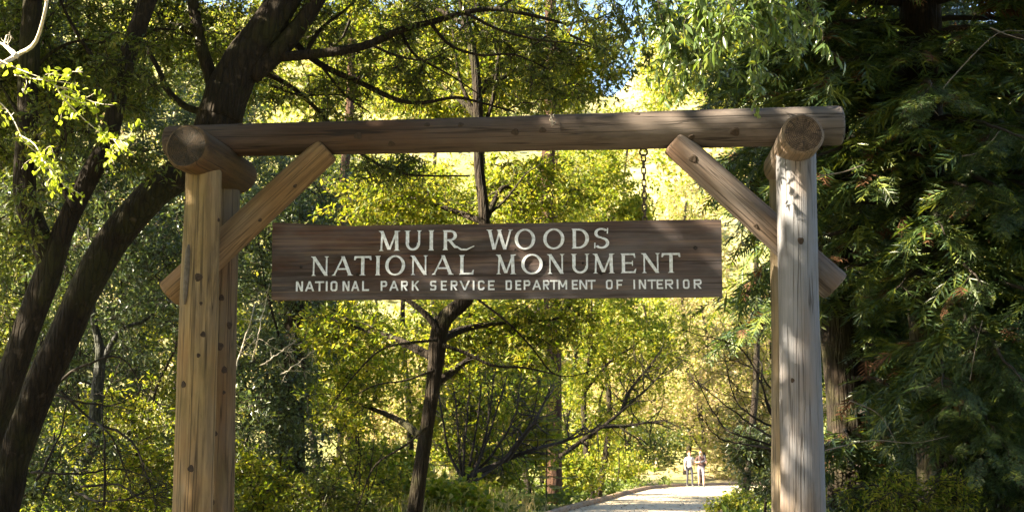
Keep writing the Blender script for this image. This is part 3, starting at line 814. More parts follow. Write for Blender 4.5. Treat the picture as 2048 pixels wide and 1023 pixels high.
# ------------------------------------------------------------------ trees: trunk > limbs > twigs > leaves
def leaf_cluster(rng, C, spread, n, L, W, droop=.3, flat=.6, subt=6):
    """leaves set along short shoots that fan out from each cluster centre; returns leaf arrays and the shoots"""
    k = len(C)
    d = rng.normal(size=(k, subt, 3)); d[..., 2] *= flat; d = unit(d)
    ln = spread * rng.uniform(.45, 1.25, (k, subt, 1))
    m = max(1, n // subt)
    t = rng.uniform(.15, 1.0, (k, subt, m, 1))
    p = C[:, None, None, :] + d[:, :, None, :] * ln[:, :, None, :] * t
    p[..., 2:3] -= droop * spread * (t ** 2) * .6
    p = p + rng.normal(size=p.shape) * spread * .09
    ax = unit(d[:, :, None, :] * .8 + rng.normal(size=p.shape) * .75 + np.array([0, 0, -droop]))
    nr = unit(rng.normal(size=p.shape) * .7 + np.array([0, 0, .8]))
    tips = C[:, None, :] + d * ln; tips[..., 2] -= droop * spread * .6
    N = p.size // 3
    return p.reshape(-1, 3), ax.reshape(-1, 3), nr.reshape(-1, 3), L * rng.uniform(.6, 1.25, N), W * rng.uniform(.65, 1.2, N), tips

def twig_tubes(mb, A, B, r, rng, sag=.12, sides=3):
    """many thin curved twigs from points A to points B in one go"""
    N = len(A)
    if N == 0: return
    ts = np.array([0, .35, .7, 1.0])
    D = B - A; ln = np.linalg.norm(D, axis=1, keepdims=True)
    off = rng.normal(size=(N, 3)) * ln * sag
    V = []
    u = unit(np.cross(D, rng.normal(size=(N, 3)))); v = unit(np.cross(D, u))
    r = np.broadcast_to(r, N)[:, None]
    for t, q in zip(ts, (1, .8, .55, .2)):
        c = A + D * t + off * (4 * t * (1 - t))
        for s in range(sides):
            a = 2 * math.pi * s / sides
            V.append(c + (u * math.cos(a) + v * math.sin(a)) * r * q)
    V = np.stack(V, 1)
    f = []
    for i in range(3):
        for s in range(sides):
            f.append((i * sides + s, i * sides + (s + 1) % sides, (i + 1) * sides + (s + 1) % sides, (i + 1) * sides + s))
    b = np.arange(N)[:, None, None] * (4 * sides)
    mb.add(V.reshape(-1, 3), [(b + np.array(f)[None]).reshape(-1, 4)])

def attach(C, pool):
    """join every cluster to the nearest wood already there, the near ones first, so that twigs branch"""
    n, m = len(C), len(pool)
    Q = np.zeros((n + m, 3)); Q[:m] = pool
    d0 = np.min(np.linalg.norm(C[:, None] - pool[None], axis=2), axis=1)
    par = np.zeros(n, int); where = np.zeros(n, int); sz = np.ones(n); order = np.argsort(d0)
    for c, i in enumerate(order):
        d = np.linalg.norm(Q[:m + c] - C[i], axis=1); d[m:] *= 1.12
        par[i] = int(np.argmin(d)); Q[m + c] = C[i]
    A = Q[par]
    for c in range(n - 1, -1, -1):
        i = order[c]
        if par[i] >= m: sz[order[par[i] - m]] += sz[i]
    return A, sz

SUN_GAPS = []       # (point, radius): openings in the canopy where the photograph shows sun coming through
def open_gaps(C):
    k = np.ones(len(C), bool); d = np.array(SUN_DIR)
    for p_, r_ in SUN_GAPS:
        v = C - p_; t = v @ d
        k &= ~((np.linalg.norm(v - t[:, None] * d, axis=1) < r_) & (t > 1.5))
    return C[k]

def make_tree(name, label, cat, base, top, r0, r1, blobs, leafmat, L, W, per=40, spread=.5, seed=1, bark='bark_dark', group=None,
              trunk_pts=None, limbs=True, subt=6, shoots=False, wob=.25, trunk_r=None, droop=.3, rough=.10, fill=1.0, limb_r=.3, sides=10, skel=None, gaps=False):
    """blobs: list of (centre, (rx, ry, rz), number of clusters). Clusters fill the blob's outer part unevenly."""
    rng = np.random.default_rng(seed)
    base = np.asarray(base, float)
    root = empty(name, base, label, cat, group)
    if trunk_pts is None:
        top = np.asarray(top, float)
        H = np.linalg.norm(top - base)
        trunk_pts = [base + (top - base) * t + np.array([rng.normal(), rng.normal(), 0]) * wob * (0 if t in (0.,) else 1) * H / 12 for t in np.linspace(0, 1, 5)]
    n = max(14, len(trunk_pts) * 5)
    tp = spline(trunk_pts, n)
    tr = np.linspace(r0, r1, n) if trunk_r is None else np.interp(np.linspace(0, 1, n), np.linspace(0, 1, len(trunk_r)), trunk_r)
    mb = MB(); tube(mb, tp, tr, sides, rough)
    mb.obj('trunk', M[bark], root, True, base)
    leafb = MB(); twb = MB(); tips_all = []
    for bi, (c, rad, k) in enumerate(blobs):
        c = np.asarray(c, float); rad = np.asarray(rad, float)
        q = rvec(rng, k) * (rng.uniform(.25, 1.0, (k, 1)) ** .5)
        # lumpy, broken outline
        lump = np.array([mnoise.noise(Vector(x * 1.9 + seed * 3.1 + bi)) for x in q])
        q = q * (1 + .45 * lump[:, None]) * fill
        C = c + q * rad
        keep = np.array([mnoise.noise(Vector(x * (1.1 / max(spread, .2)) * .5 + seed)) for x in C]) > -.28
        C = C[keep]
        if gaps: C = open_gaps(C)
        if len(C) == 0: continue
        hz = max(base[2] + .6, c[2] - rad[2] * 1.1)
        j = int(np.argmin(np.abs(tp[:, 2] - hz) + .15 * np.linalg.norm(tp[:, :2] - c[:2], axis=1)))
        s = tp[j]
        if limbs:
            dist = np.linalg.norm(c - s)
            mid = s + (c - s) * .5 + rng.normal(size=3) * dist * .09 + np.array([0, 0, dist * .08])
            e = c + unit((c - s)[None])[0] * rad.mean() * .6
            lp = spline([s, mid, c, e], 16)
            lb = MB(); tube(lb, lp, np.linspace(min(tr[j] * .65, limb_r), .014, 16), 6, rough)
            lb.obj('limb', M[bark], root, True, base)
        else: lp = np.vstack([s[None], c[None]])
        pool = lp if skel is None else np.vstack([lp, skel])
        A, sz = attach(C, pool)
        twig_tubes(twb, A, C, .004 + .0035 * np.sqrt(sz), rng)
        p, ax, nr, LL, WW, tips = leaf_cluster(rng, C, spread, per, L, W, droop, subt=subt)
        leaves(leafb, p, ax, nr, LL, WW)
        if shoots:
            twig_tubes(twb, np.repeat(C, tips.shape[1], 0), tips.reshape(-1, 3), .0045, rng)
    if twb.n: twb.obj('twigs', M['twig'], root, True, base, 'stuff')
    if leafb.n: leafb.obj('crown', M[leafmat], root, False, base, 'stuff')
    return root, tp

def pxblob(px, py, Y, rx, ry, k, dep=None):
    """crown blob whose centre is on a pixel's sight line; radii given in photo pixels at that depth"""
    f = Y / FPX
    return (P(px, py, Y), (rx * f, (dep if dep else (rx + ry) * .5 * f), ry * f), k)

# ---- the two dark trunks on the left --------------------------------------------------------
YL = 12.2
def pl(pts, Y): return [P(x, y, Y + (z[0] if z else 0)) for x, y, *z in pts]
big_pts = pl([(-15, 1260), (-8, 1080), (16, 950), (40, 870), (80, 770), (118, 690), (155, 610), (195, 530), (245, 455), (312, 382), (386, 326), (430, 255), (455, 175)], YL)
fpt = YL / FPX
big_r = [x * .92 * fpt for x in (47, 45, 41, 37, 36, 35, 35, 35, 35, 36, 38, 46, 47)]
big_limbs = [([(440, 235), (462, 165), (505, 95), (540, 45), (575, -20), (600, -120)], .225, .14, 0), ([(500, 150), (545, 112), (592, 62), (640, -8), (680, -80)], .11, .07, 0),
    ([(432, 190), (420, 150), (402, 85), (388, 20), (380, -60)], .072, .05, 0),
    ([(505, 150), (540, 118), (610, 110), (680, 102), (740, 88), (800, 60), (860, 45), (930, 25), (990, 18), (1060, 30), (1140, 50)], .060, .014, 0),
    ([(575, 75), (640, 128), (720, 165), (790, 198), (842, 206), (910, 195), (960, 205), (1030, 224)], .038, .010, .3),
    ([(425, 225), (375, 215), (335, 180), (318, 140), (292, 95)], .042, .022, 0), ([(640, 128), (690, 190), (740, 225)], .018, .006, .3),
    ([(500, 140), (560, 160), (620, 205), (700, 290), (770, 335), (830, 350), (940, 352)], .03, .008, .6), ([(800, 60), (830, 110), (900, 150), (960, 190)], .018, .006, .2),
    ([(990, 18), (1040, -10), (1090, -40)], .018, .010, 0), ([(610, 110), (640, 60), (690, 20), (740, -30)], .025, .010, .2), ([(740, 88), (790, 110), (850, 120), (900, 100)], .016, .006, -.2),
    ([(860, 45), (900, 90), (960, 110), (1030, 110), (1100, 140)], .020, .006, .1), ([(930, 25), (1000, 60), (1080, 80), (1170, 90), (1230, 120)], .018, .005, -.1),
    ([(402, 85), (340, 40), (290, 10), (240, -30)], .02, .01, .2), ([(540, 170), (600, 190), (680, 190), (740, 210)], .016, .005, .4)]
skel = np.vstack([spline(pl(p_, YL + dz_), 26)[4:] for p_, _, _, dz_ in big_limbs])
root_big, tp = make_tree('leaning_tree', 'big dark mossy trunk leaning right behind the left gate posts, forking above the beam', 'tree', big_pts[0], None, .3, .2,
    [(P(330, 60, 13.0), (.9, .9, .5), 50), (P(700, 40, 12.8), (1.0, .8, .45), 70), (P(920, 60, 12.6), (.95, .8, .36), 64), (P(1140, 70, 12.6), (.62, .7, .40), 48),
     (P(620, 190, 12.9), (.7, .6, .28), 42), (P(780, 150, 12.6), (.55, .5, .3), 34), (P(1060, 165, 12.7), (.6, .6, .24), 34), (P(420, 60, 13.4), (.8, .6, .5), 60), (P(760, 330, 13.0), (.6, .4, .16), 26), (P(560, 40, 13.3), (.7, .5, .4), 60)],
    'leaf_olive', .075, .023, per=48, spread=.21, seed=11, trunk_pts=big_pts, trunk_r=big_r, limbs=False, shoots=True, rough=.13, sides=18, droop=.45, skel=skel)
def limb(root, pts, r0, r1, Y=None, bark='bark_dark', name='limb', n=24, sides=9, rough=.12):
    q = spline(pts, n); mb = MB()
    tube(mb, q, np.linspace(r0, r1, n), sides, rough)
    return mb.obj(name, M[bark], root, True, root.location)
for p_, ra, rb_, dz_ in big_limbs:
    limb(root_big, pl(p_, YL + dz_), ra, rb_, n=30, sides=14 if ra > .1 else 8)

t2 = pl([(-60, 1290), (-50, 1060), (-30, 900), (5, 800), (38, 704), (60, 640), (92, 560), (108, 510), (135, 440), (180, 350), (215, 280), (240, 180), (262, 90), (300, -10), (330, -120)], YL - .5)
f_limbs = [([(102, 530), (78, 470), (54, 405), (50, 350), (55, 250), (58, 150), (62, 50), (68, -40), (80, -120)], .115, .085, 0), ([(150, 420), (110, 330), (150, 220), (190, 190)], .03, .012, -.1), ([(215, 285), (150, 260), (110, 300), (80, 310)], .025, .010, .1),
    ([(240, 180), (190, 120), (150, 60), (120, 0)], .028, .012, .2), ([(58, 150), (110, 100), (170, 80), (220, 90)], .022, .008, .3), ([(55, 250), (20, 200), (-10, 150)], .022, .01, .2), ([(262, 90), (310, 60), (350, 60)], .02, .008, .2)]
skel = np.vstack([spline(pl(p_, YL - .5 + dz_), 26)[4:] for p_, _, _, dz_ in f_limbs])
r2, _ = make_tree('forked_tree', 'dark trunk at the left edge forking into two upright stems', 'tree', t2[0], None, .2, .1,
    [(P(90, 60, 12.8), (.9, .8, .6), 130), (P(180, 180, 12.9), (.8, .7, .45), 100), (P(60, 260, 13.2), (.6, .5, .5), 70), (P(320, 40, 12.4), (.6, .6, .4), 50), (P(20, 120, 12.2), (.4, .4, .5), 40), (P(130, 250, 11.2), (.42, .25, .45), 26), (P(250, 120, 11.3), (.40, .25, .40), 24), (P(60, 430, 11.2), (.3, .25, .3), 12), (P(300, 300, 11.5), (.35, .25, .3), 16)],
    'leaf_olive', .075, .025, per=44, spread=.21, seed=21, trunk_pts=t2, trunk_r=[x * .85 * (YL - .5) / FPX for x in (38, 36, 34, 33, 32, 31, 31, 32, 24, 23, 22, 21, 21, 21, 20)], limbs=False, shoots=True, rough=.13, sides=16, droop=.45, skel=skel)
for p_, ra, rb_, dz_ in f_limbs:
    limb(r2, pl(p_, YL - .5 + dz_), ra, rb_, sides=12 if ra > .1 else 8)

# ---- centre tree ----------------------------------------------------------------------------
YC = 17.5
fc = YC / FPX
cpts = pl([(820, 1180), (828, 1040), (842, 930), (858, 830), (870, 740), (878, 665), (895, 630), (938, 590), (966, 500), (968, 430), (958, 330), (957, 250), (950, 130), (925, 10), (905, -90)], YC)
rc, _ = make_tree('leafy_tree', 'dark slim tree rising behind the middle of the sign, trunk seen below and above it', 'tree', cpts[0], None, .2, .1,
    [pxblob(730, 660, 18.5, 130, 60, 64), pxblob(960, 700, 18.8, 130, 70, 72), pxblob(800, 390, 18.2, 150, 75, 87), pxblob(1050, 390, 18.4, 130, 70, 76), pxblob(1090, 640, 19, 110, 60, 57),
     pxblob(880, 170, 18.3, 150, 90, 87), pxblob(1060, 130, 18.5, 140, 100, 83), pxblob(780, 30, 18.6, 170, 70, 76), pxblob(700, 800, 19.2, 90, 80, 38), pxblob(960, 30, 18.6, 180, 70, 76), pxblob(1180, 120, 18.2, 80, 100, 57)],
    'leaf_spring', .105, .045, per=44, spread=.36, seed=31, trunk_pts=cpts, trunk_r=[x * fc for x in (17, 16, 15, 14, 14, 18, 16, 14, 11.5, 11, 10.5, 10, 9, 8, 7)], shoots=True, sides=14, limb_r=.07)
limb(rc, pl([(880, 670), (862, 640), (830, 610), (790, 585), (740, 560)], YC - .1), .055, .02)
limb(rc, pl([(885, 690), (930, 705), (985, 730), (1050, 735), (1110, 748)], YC - .2), .030, .008)
limb(rc, pl([(868, 740), (810, 760), (750, 770), (690, 800)], YC - .1), .018, .006)
limb(rc, pl([(876, 680), (820, 685), (760, 700), (700, 760), (650, 830)], YC - .4), .020, .006)
limb(rc, pl([(858, 850), (810, 890), (750, 930), (720, 1000), (700, 1040)], YC - .3), .018, .006)
limb(rc, pl([(945, 590), (1010, 640), (1060, 690), (1105, 745), (1150, 750), (1210, 730)], YC + .3), .020, .006, n=30)
limb(rc, pl([(962, 440), (1010, 400), (1050, 350), (1080, 330)], YC), .025, .008)
limb(rc, pl([(958, 280), (985, 200), (1000, 100), (1030, 20)], YC), .035, .016)
limb(rc, pl([(957, 240), (920, 160), (905, 60), (880, -20)], YC), .030, .014)

# ---- tall straight conifer trunks in the middle distance ------------------------------------
def pole_tree(px, ybot, ytop, Y, wpx, label, bark='bark_red', blobs=(), leafmat='leaf_spring', seed=1, name='redwood_tree', lean=0, L=.15, W=.05, per=40):
    f = Y / FPX
    b = P(px, ybot, Y); b[2] = float(hill(np.array(b[0]), np.array(b[1]))) - .1
    t = P(px + lean, ytop, Y)
    return make_tree(name, label, 'tree', b, t, wpx * .5 * f * 1.15, wpx * .5 * f * .8, list(blobs), leafmat, L, W, per=per, spread=.6, seed=seed, bark=bark, wob=.08, shoots=False)
pole_tree(1108, 1000, -150, 42, 30, 'straight reddish redwood trunk below the right half of the sign', 'bark_red',
          [pxblob(1110, 560, 42.5, 110, 60, 50), pxblob(1110, 340, 43, 110, 110, 60), pxblob(1140, 60, 42.5, 130, 110, 60)], 'leaf_spring', 41, lean=-6)
pole_tree(702, 960, -100, 34, 20, 'thin far trunk seen between the left brace and the sign', 'bark_red',
          [pxblob(690, 360, 35, 110, 120, 30), pxblob(720, 150, 35, 120, 100, 26)], 'leaf_spring', 42)
pole_tree(590, 1020, 560, 22, 52, 'ivy covered trunk standing in the shade left of centre', 'bark_dark',
          [pxblob(580, 960, 21.7, 60, 70, 40), pxblob(592, 860, 21.8, 45, 70, 26), pxblob(588, 740, 21.8, 40, 60, 14), pxblob(600, 640, 22, 90, 60, 20)], 'leaf_teal', 43, 'ivy_covered_tree', L=.10, W=.06, per=50)
gb = pl([(150, 1120), (152, 1010), (160, 940), (185, 890), (190, 830), (195, 770), (200, 700), (185, 610), (215, 520)], 17.5)
make_tree('grey_tree', 'slim crooked blue grey trunk behind the big leaning tree', 'tree', gb[0], None, .1, .1,
    [pxblob(180, 520, 17.2, 130, 90, 40), pxblob(290, 640, 17.6, 110, 80, 34), pxblob(90, 400, 17.4, 120, 90, 30), pxblob(300, 420, 17.5, 90, 90, 26)], 'leaf_teal', .085, .042, per=46, spread=.34, seed=44,
    bark='bark_grey', trunk_pts=gb, trunk_r=[x * 17.5 / FPX for x in (15, 14, 13, 13, 12, 11, 7, 5, 4)], shoots=True)

# ---- shaded blue green thicket left of the sign ------------------------------------------------
def bush(label, px, py, Y, rx, ry, k, mat, seed, L=.09, W=.045, per=46, spread=.36, name='shrub', group=None, shoots=True, ybase=None):
    c, rad, k = pxblob(px, py, Y, rx, ry, int(k * 2.1))
    b = np.array([c[0], c[1], 0.0]); b[2] = float(hill(b[0], b[1])) - .05
    t = c + np.array([0, 0, rad[2] * .5])
    bl = [(c, rad, k)]
    r, _ = make_tree(name, label, 'shrub', b, t, .035, .012, bl, mat, L, W, per=per, spread=spread, seed=seed, group=group, shoots=shoots, bark='bark_dark', wob=.5, sides=7, limbs=False)
    return r
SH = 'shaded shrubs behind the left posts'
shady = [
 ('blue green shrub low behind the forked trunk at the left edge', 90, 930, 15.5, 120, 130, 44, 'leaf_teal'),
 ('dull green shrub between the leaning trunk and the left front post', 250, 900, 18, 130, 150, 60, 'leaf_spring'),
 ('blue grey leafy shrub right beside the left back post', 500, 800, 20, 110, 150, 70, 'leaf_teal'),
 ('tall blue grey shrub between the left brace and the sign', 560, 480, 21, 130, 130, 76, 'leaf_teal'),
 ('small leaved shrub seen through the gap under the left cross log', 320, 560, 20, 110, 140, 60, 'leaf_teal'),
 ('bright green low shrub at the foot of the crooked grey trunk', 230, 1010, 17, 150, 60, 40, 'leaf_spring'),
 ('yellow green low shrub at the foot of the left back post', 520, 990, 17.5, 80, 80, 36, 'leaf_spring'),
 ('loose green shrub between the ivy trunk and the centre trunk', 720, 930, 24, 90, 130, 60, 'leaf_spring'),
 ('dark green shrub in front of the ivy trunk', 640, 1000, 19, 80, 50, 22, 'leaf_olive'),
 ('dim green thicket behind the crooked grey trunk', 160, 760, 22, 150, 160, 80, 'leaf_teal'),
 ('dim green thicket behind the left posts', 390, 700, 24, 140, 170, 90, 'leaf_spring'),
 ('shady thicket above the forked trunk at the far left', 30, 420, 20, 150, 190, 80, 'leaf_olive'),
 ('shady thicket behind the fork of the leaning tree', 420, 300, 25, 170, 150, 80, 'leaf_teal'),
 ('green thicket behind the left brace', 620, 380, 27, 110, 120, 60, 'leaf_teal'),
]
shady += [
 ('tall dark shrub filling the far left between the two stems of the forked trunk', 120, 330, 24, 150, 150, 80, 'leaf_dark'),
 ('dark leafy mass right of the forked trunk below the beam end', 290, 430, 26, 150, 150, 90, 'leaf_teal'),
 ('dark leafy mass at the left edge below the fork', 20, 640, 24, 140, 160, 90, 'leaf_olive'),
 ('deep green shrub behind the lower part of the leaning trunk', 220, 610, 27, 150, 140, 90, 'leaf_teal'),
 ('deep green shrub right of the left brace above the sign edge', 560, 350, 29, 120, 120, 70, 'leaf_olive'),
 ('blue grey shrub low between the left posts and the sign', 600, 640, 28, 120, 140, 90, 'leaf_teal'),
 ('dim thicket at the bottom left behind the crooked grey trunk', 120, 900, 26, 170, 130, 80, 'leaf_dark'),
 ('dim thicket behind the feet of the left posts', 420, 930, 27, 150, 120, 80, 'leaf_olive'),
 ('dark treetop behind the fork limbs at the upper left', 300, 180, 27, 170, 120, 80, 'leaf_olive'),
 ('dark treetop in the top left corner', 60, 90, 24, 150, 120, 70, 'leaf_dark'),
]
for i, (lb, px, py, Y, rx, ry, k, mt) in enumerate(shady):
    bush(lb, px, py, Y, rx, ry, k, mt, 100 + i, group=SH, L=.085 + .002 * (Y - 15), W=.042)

# ---- sunlit trees behind, each with its own trunk --------------------------------------------
BG = 'sunlit trees beyond the gateway'
sunny = [
 # label, px centre, Y, trunk w px, blobs (px,py,rx,ry,k), mat
 ('yellow green tree filling the view under the left half of the sign', 690, 33, 16, [(650, 640, 110, 90, 46), (740, 700, 100, 90, 40), (640, 780, 90, 80, 30)], 'leaf_spring'),
 ('bright tree directly under the middle of the sign', 960, 38, 18, [(940, 640, 110, 80, 40), (1030, 760, 110, 90, 40), (880, 800, 90, 90, 32)], 'leaf_spring'),
 ('sunlit tree under the right half of the sign', 1185, 46, 16, [(1180, 640, 110, 80, 44), (1270, 690, 120, 90, 46), (1200, 800, 110, 80, 40)], 'leaf_spring'),
 ('pale golden tree beyond the walkers', 1400, 74, 12, [(1380, 760, 110, 80, 46), (1440, 660, 100, 90, 46), (1330, 840, 90, 60, 30)], 'leaf_pale'),
 ('pale dry looking tree left of the right gate post', 1550, 47, 12, [(1490, 640, 80, 90, 40), (1480, 780, 90, 90, 40), (1500, 880, 80, 70, 30)], 'leaf_pale'),
 ('yellow tree seen behind the hanging chain', 1195, 48, 14, [(1220, 400, 90, 60, 40), (1180, 330, 80, 60, 30), (1262, 430, 36, 24, 8)], 'leaf_spring'),
 ('pale green tree between the chain and the right brace', 1370, 77, 12, [(1390, 420, 70, 60, 22), (1420, 520, 80, 60, 30), (1440, 590, 90, 50, 26)], 'leaf_pale'),
 ('bright tree seen between beam and sign left of the centre trunk', 820, 40, 16, [(800, 380, 120, 70, 46), (860, 420, 90, 60, 34), (730, 420, 80, 60, 28)], 'leaf_spring'),
 ('bright tree seen between beam and sign right of the centre trunk', 1060, 44, 14, [(1040, 380, 90, 70, 40), (1110, 410, 90, 60, 34)], 'leaf_spring'),
 ('sunlit tree above the left part of the beam', 640, 46, 14, [(600, 120, 130, 110, 50), (520, 60, 110, 80, 36), (690, 190, 110, 60, 26)], 'leaf_spring'),
 ('golden tree above the middle of the beam', 860, 52, 14, [(800, 80, 140, 110, 44), (920, 150, 120, 80, 34)], 'leaf_spring'),
 ('loose yellow green tree above the beam left of the sky gap', 1090, 50, 14, [(1050, 90, 120, 110, 46), (1140, 160, 80, 70, 24), (1010, 0, 140, 70, 30)], 'leaf_spring'),
 ('sunlit tree behind the overhanging bay leaves', 1485, 40, 16, [(1400, 70, 120, 90, 46), (1500, 130, 110, 90, 40), (1350, 150, 60, 60, 18)], 'leaf_spring'),
 ('green tree at the top left beyond the forked trunk', 150, 34, 18, [(120, 80, 150, 110, 54), (260, 160, 120, 100, 44), (60, 240, 120, 100, 40)], 'leaf_olive'),
 ('yellow tree behind the limbs of the leaning tree', 330, 40, 16, [(330, 60, 120, 90, 46), (420, 130, 100, 80, 32), (470, 190, 90, 60, 24)], 'leaf_spring'),
 ('golden tree low behind the bare arching branches', 1470, 77, 10, [(1440, 700, 80, 70, 30), (1400, 800, 80, 60, 26)], 'leaf_pale'),
 ('bright tree right of the right gate post', 1680, 30, 14, [(1690, 340, 70, 90, 34), (1680, 560, 50, 90, 26), (1650, 680, 50, 90, 26)], 'leaf_spring'),
 ('shaded tree beyond the walkers left of the path', 1240, 70, 12, [(1250, 870, 90, 50, 36), (1320, 890, 60, 40, 26)], 'leaf_olive'),
 ('far green tree on the slope under the left part of the sign', 720, 62, 10, [(700, 640, 110, 90, 44), (760, 760, 100, 80, 36), (680, 400, 100, 90, 34)], 'leaf_olive'),
 ('far yellow green tree on the slope under the middle of the sign', 900, 66, 10, [(880, 640, 110, 80, 40), (960, 770, 110, 80, 36), (900, 400, 110, 80, 34)], 'leaf_spring'),
 ('far green tree on the slope behind the leaning dark limb', 1130, 64, 10, [(1130, 640, 110, 90, 40), (1120, 780, 100, 80, 34), (1130, 380, 100, 80, 30)], 'leaf_olive'),
 ('far yellow green tree on the slope above the walkers', 1310, 86, 9, [(1300, 640, 100, 80, 36), (1340, 740, 90, 70, 30)], 'leaf_spring'),
 ('far tree on the slope above the left half of the beam', 740, 70, 9, [(700, 90, 110, 80, 34), (780, 180, 90, 50, 22)], 'leaf_spring'),
 ('far tree on the slope above the middle of the beam', 980, 72, 9, [(960, 100, 110, 90, 34), (1080, 170, 90, 50, 22)], 'leaf_spring'),
 ('far tree on the slope right below the sky gap', 1240, 84, 9, [(1225, 250, 60, 50, 22), (1320, 200, 40, 26, 10)], 'leaf_spring'),
 ('far tree on the slope behind the left brace', 640, 68, 9, [(640, 330, 90, 80, 30), (600, 500, 100, 100, 34)], 'leaf_olive'),
 ('tall back tree above the far bend of the path', 1340, 84, 12, [(1330, 830, 100, 60, 34), (1390, 850, 80, 50, 28)], 'leaf_olive'),
]
for i, (lb, px, Y, wpx, bl, mt) in enumerate(sunny):
    f = Y / FPX
    top = min(q[1] - q[3] for q in bl)
    b = P(px, 950, Y); b[2] = float(hill(b[0], b[1])) - .1
    t = P(px + random.uniform(-25, 25), top + 40, Y)
    sc = Y / 40.
    make_tree('broadleaf_tree', lb, 'tree', b, t, wpx * .5 * f, wpx * .2 * f, [pxblob(a, c, Y, d, e, int(k * 2.6)) for a, c, d, e, k in bl], mt,
              .15 * sc ** .6, .082 * sc ** .6, per=(48 if Y < 58 else 34), spread=.56 * sc ** .7, seed=200 + i, group=BG, wob=.25, limb_r=.09, sides=7)

DT = 'dark leaved trees beyond the left posts'  # shade is put into the dark leaf colours; these crowns stand partly in sun
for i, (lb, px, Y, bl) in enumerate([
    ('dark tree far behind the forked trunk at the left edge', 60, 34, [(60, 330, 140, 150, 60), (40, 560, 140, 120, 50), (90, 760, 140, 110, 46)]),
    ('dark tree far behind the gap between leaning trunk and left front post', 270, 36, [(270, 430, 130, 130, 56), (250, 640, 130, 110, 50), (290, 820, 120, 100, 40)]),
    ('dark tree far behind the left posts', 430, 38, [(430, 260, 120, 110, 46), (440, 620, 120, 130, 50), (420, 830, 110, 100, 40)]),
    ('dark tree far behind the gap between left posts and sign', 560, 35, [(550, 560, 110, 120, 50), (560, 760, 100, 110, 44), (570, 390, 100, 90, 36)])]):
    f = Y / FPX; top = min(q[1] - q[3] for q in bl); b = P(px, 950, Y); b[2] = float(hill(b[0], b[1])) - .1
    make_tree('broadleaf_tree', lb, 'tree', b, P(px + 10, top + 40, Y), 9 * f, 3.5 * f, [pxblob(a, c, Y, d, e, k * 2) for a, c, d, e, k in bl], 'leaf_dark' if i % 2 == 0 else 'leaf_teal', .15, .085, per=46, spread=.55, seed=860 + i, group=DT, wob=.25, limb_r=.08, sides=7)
LS = 'low sunlit shrubs beyond the gateway'
for i, (lb, px, py, Y, rx, ry, k, mt) in enumerate([
    ('pale sunlit shrub low between the ivy trunk and the centre trunk', 760, 860, 44, 90, 70, 40, 'leaf_pale'),
    ('sunlit shrub directly right of the centre trunk near the ground', 900, 900, 48, 70, 55, 34, 'leaf_spring'),
    ('sunlit brush behind the bare upright stems', 1000, 850, 50, 90, 80, 44, 'leaf_pale'),
    ('yellow green shrub right of the reddish redwood trunk near the ground', 1180, 900, 50, 60, 50, 30, 'leaf_spring'),
    ('dark shrub in the hollow left of the walkers', 1290, 905, 86, 70, 40, 34, 'leaf_dark'),
    ('dark green shrub directly behind the walkers', 1385, 890, 88, 60, 50, 34, 'leaf_olive'),
    ('pale bright shrub right of the walkers at the bend', 1455, 920, 76, 45, 50, 30, 'leaf_pale'),
    ('pale bushy shrub where the path turns out of sight', 1520, 900, 78, 50, 70, 34, 'leaf_pale'),
    ('sunlit brush behind the leaning dark limb', 1230, 790, 58, 90, 70, 40, 'leaf_pale'),
    ('leafy sapling patch at the foot of the bare upright stems', 985, 930, 34, 60, 45, 36, 'leaf_spring'),
    ('bright leafy sapling between the bare stems and the reddish redwood trunk', 1060, 880, 39, 55, 60, 34, 'leaf_spring'),
    ('low yellow green shrub along the left path edging', 1150, 945, 44, 60, 35, 28, 'leaf_spring'),
    ('leafy sapling hugging the centre trunk on its left', 770, 950, 27, 60, 55, 34, 'leaf_spring'),
    ('bright bushy shrub left of the path below the dark hollow', 1250, 930, 60, 50, 30, 26, 'leaf_spring'),
    ('leafy shrub growing up among the bare upright stems', 950, 820, 33, 70, 70, 40, 'leaf_spring'),
    ('leafy shrub above the long low limb right of the centre trunk', 1040, 770, 36, 70, 60, 34, 'leaf_spring'),
    ('small leafy shrub in the pale grass at the foot of the centre trunk', 900, 1000, 26, 60, 26, 22, 'leaf_spring'),
    ('golden brush left of the centre trunk under the sign', 780, 760, 52, 100, 80, 44, 'leaf_pale')]):
    bush(lb, px, py, Y, rx, ry, k, mt, 800 + i, group=LS, L=.16, W=.10, spread=.6, shoots=False)

# ---- far wood on the hillside: a mass nobody could count
rng = np.random.default_rng(77)
N = 6400
y = rng.uniform(78, 190, N) ** 1.0; az = rng.uniform(-.52, .52, N); x = y * np.tan(az)
x = x; z = hill(x, y)
dens = np.array([mnoise.noise(Vector((a * .06, b * .06, 2.2))) for a, b in zip(x, y)])
k = (dens > -.12) & ~((np.abs(az - .080) < .022) & (y > 160))
C = np.stack([x, y, z + rng.uniform(.4, 4.5, N)], 1)[k]
for nm, mt, sel in (('far_wood', 'leaf_spring', 0), ('far_brush', 'leaf_pale', 1)):
    c = C[rng.integers(0, 2, len(C)) == sel]
    p, ax, nr, LL, WW, _ = leaf_cluster(rng, c, 1.6, 20, .72, .48, .1)
    mb = MB(); leaves(mb, p, ax, nr, LL, WW)
    tag(mb.obj(nm, M[mt], None, False), {'far_wood': 'far sunlit wood covering the hillside behind everything', 'far_brush': 'pale dry brush on the far hillside'}[nm], 'wood', None, 'stuff')

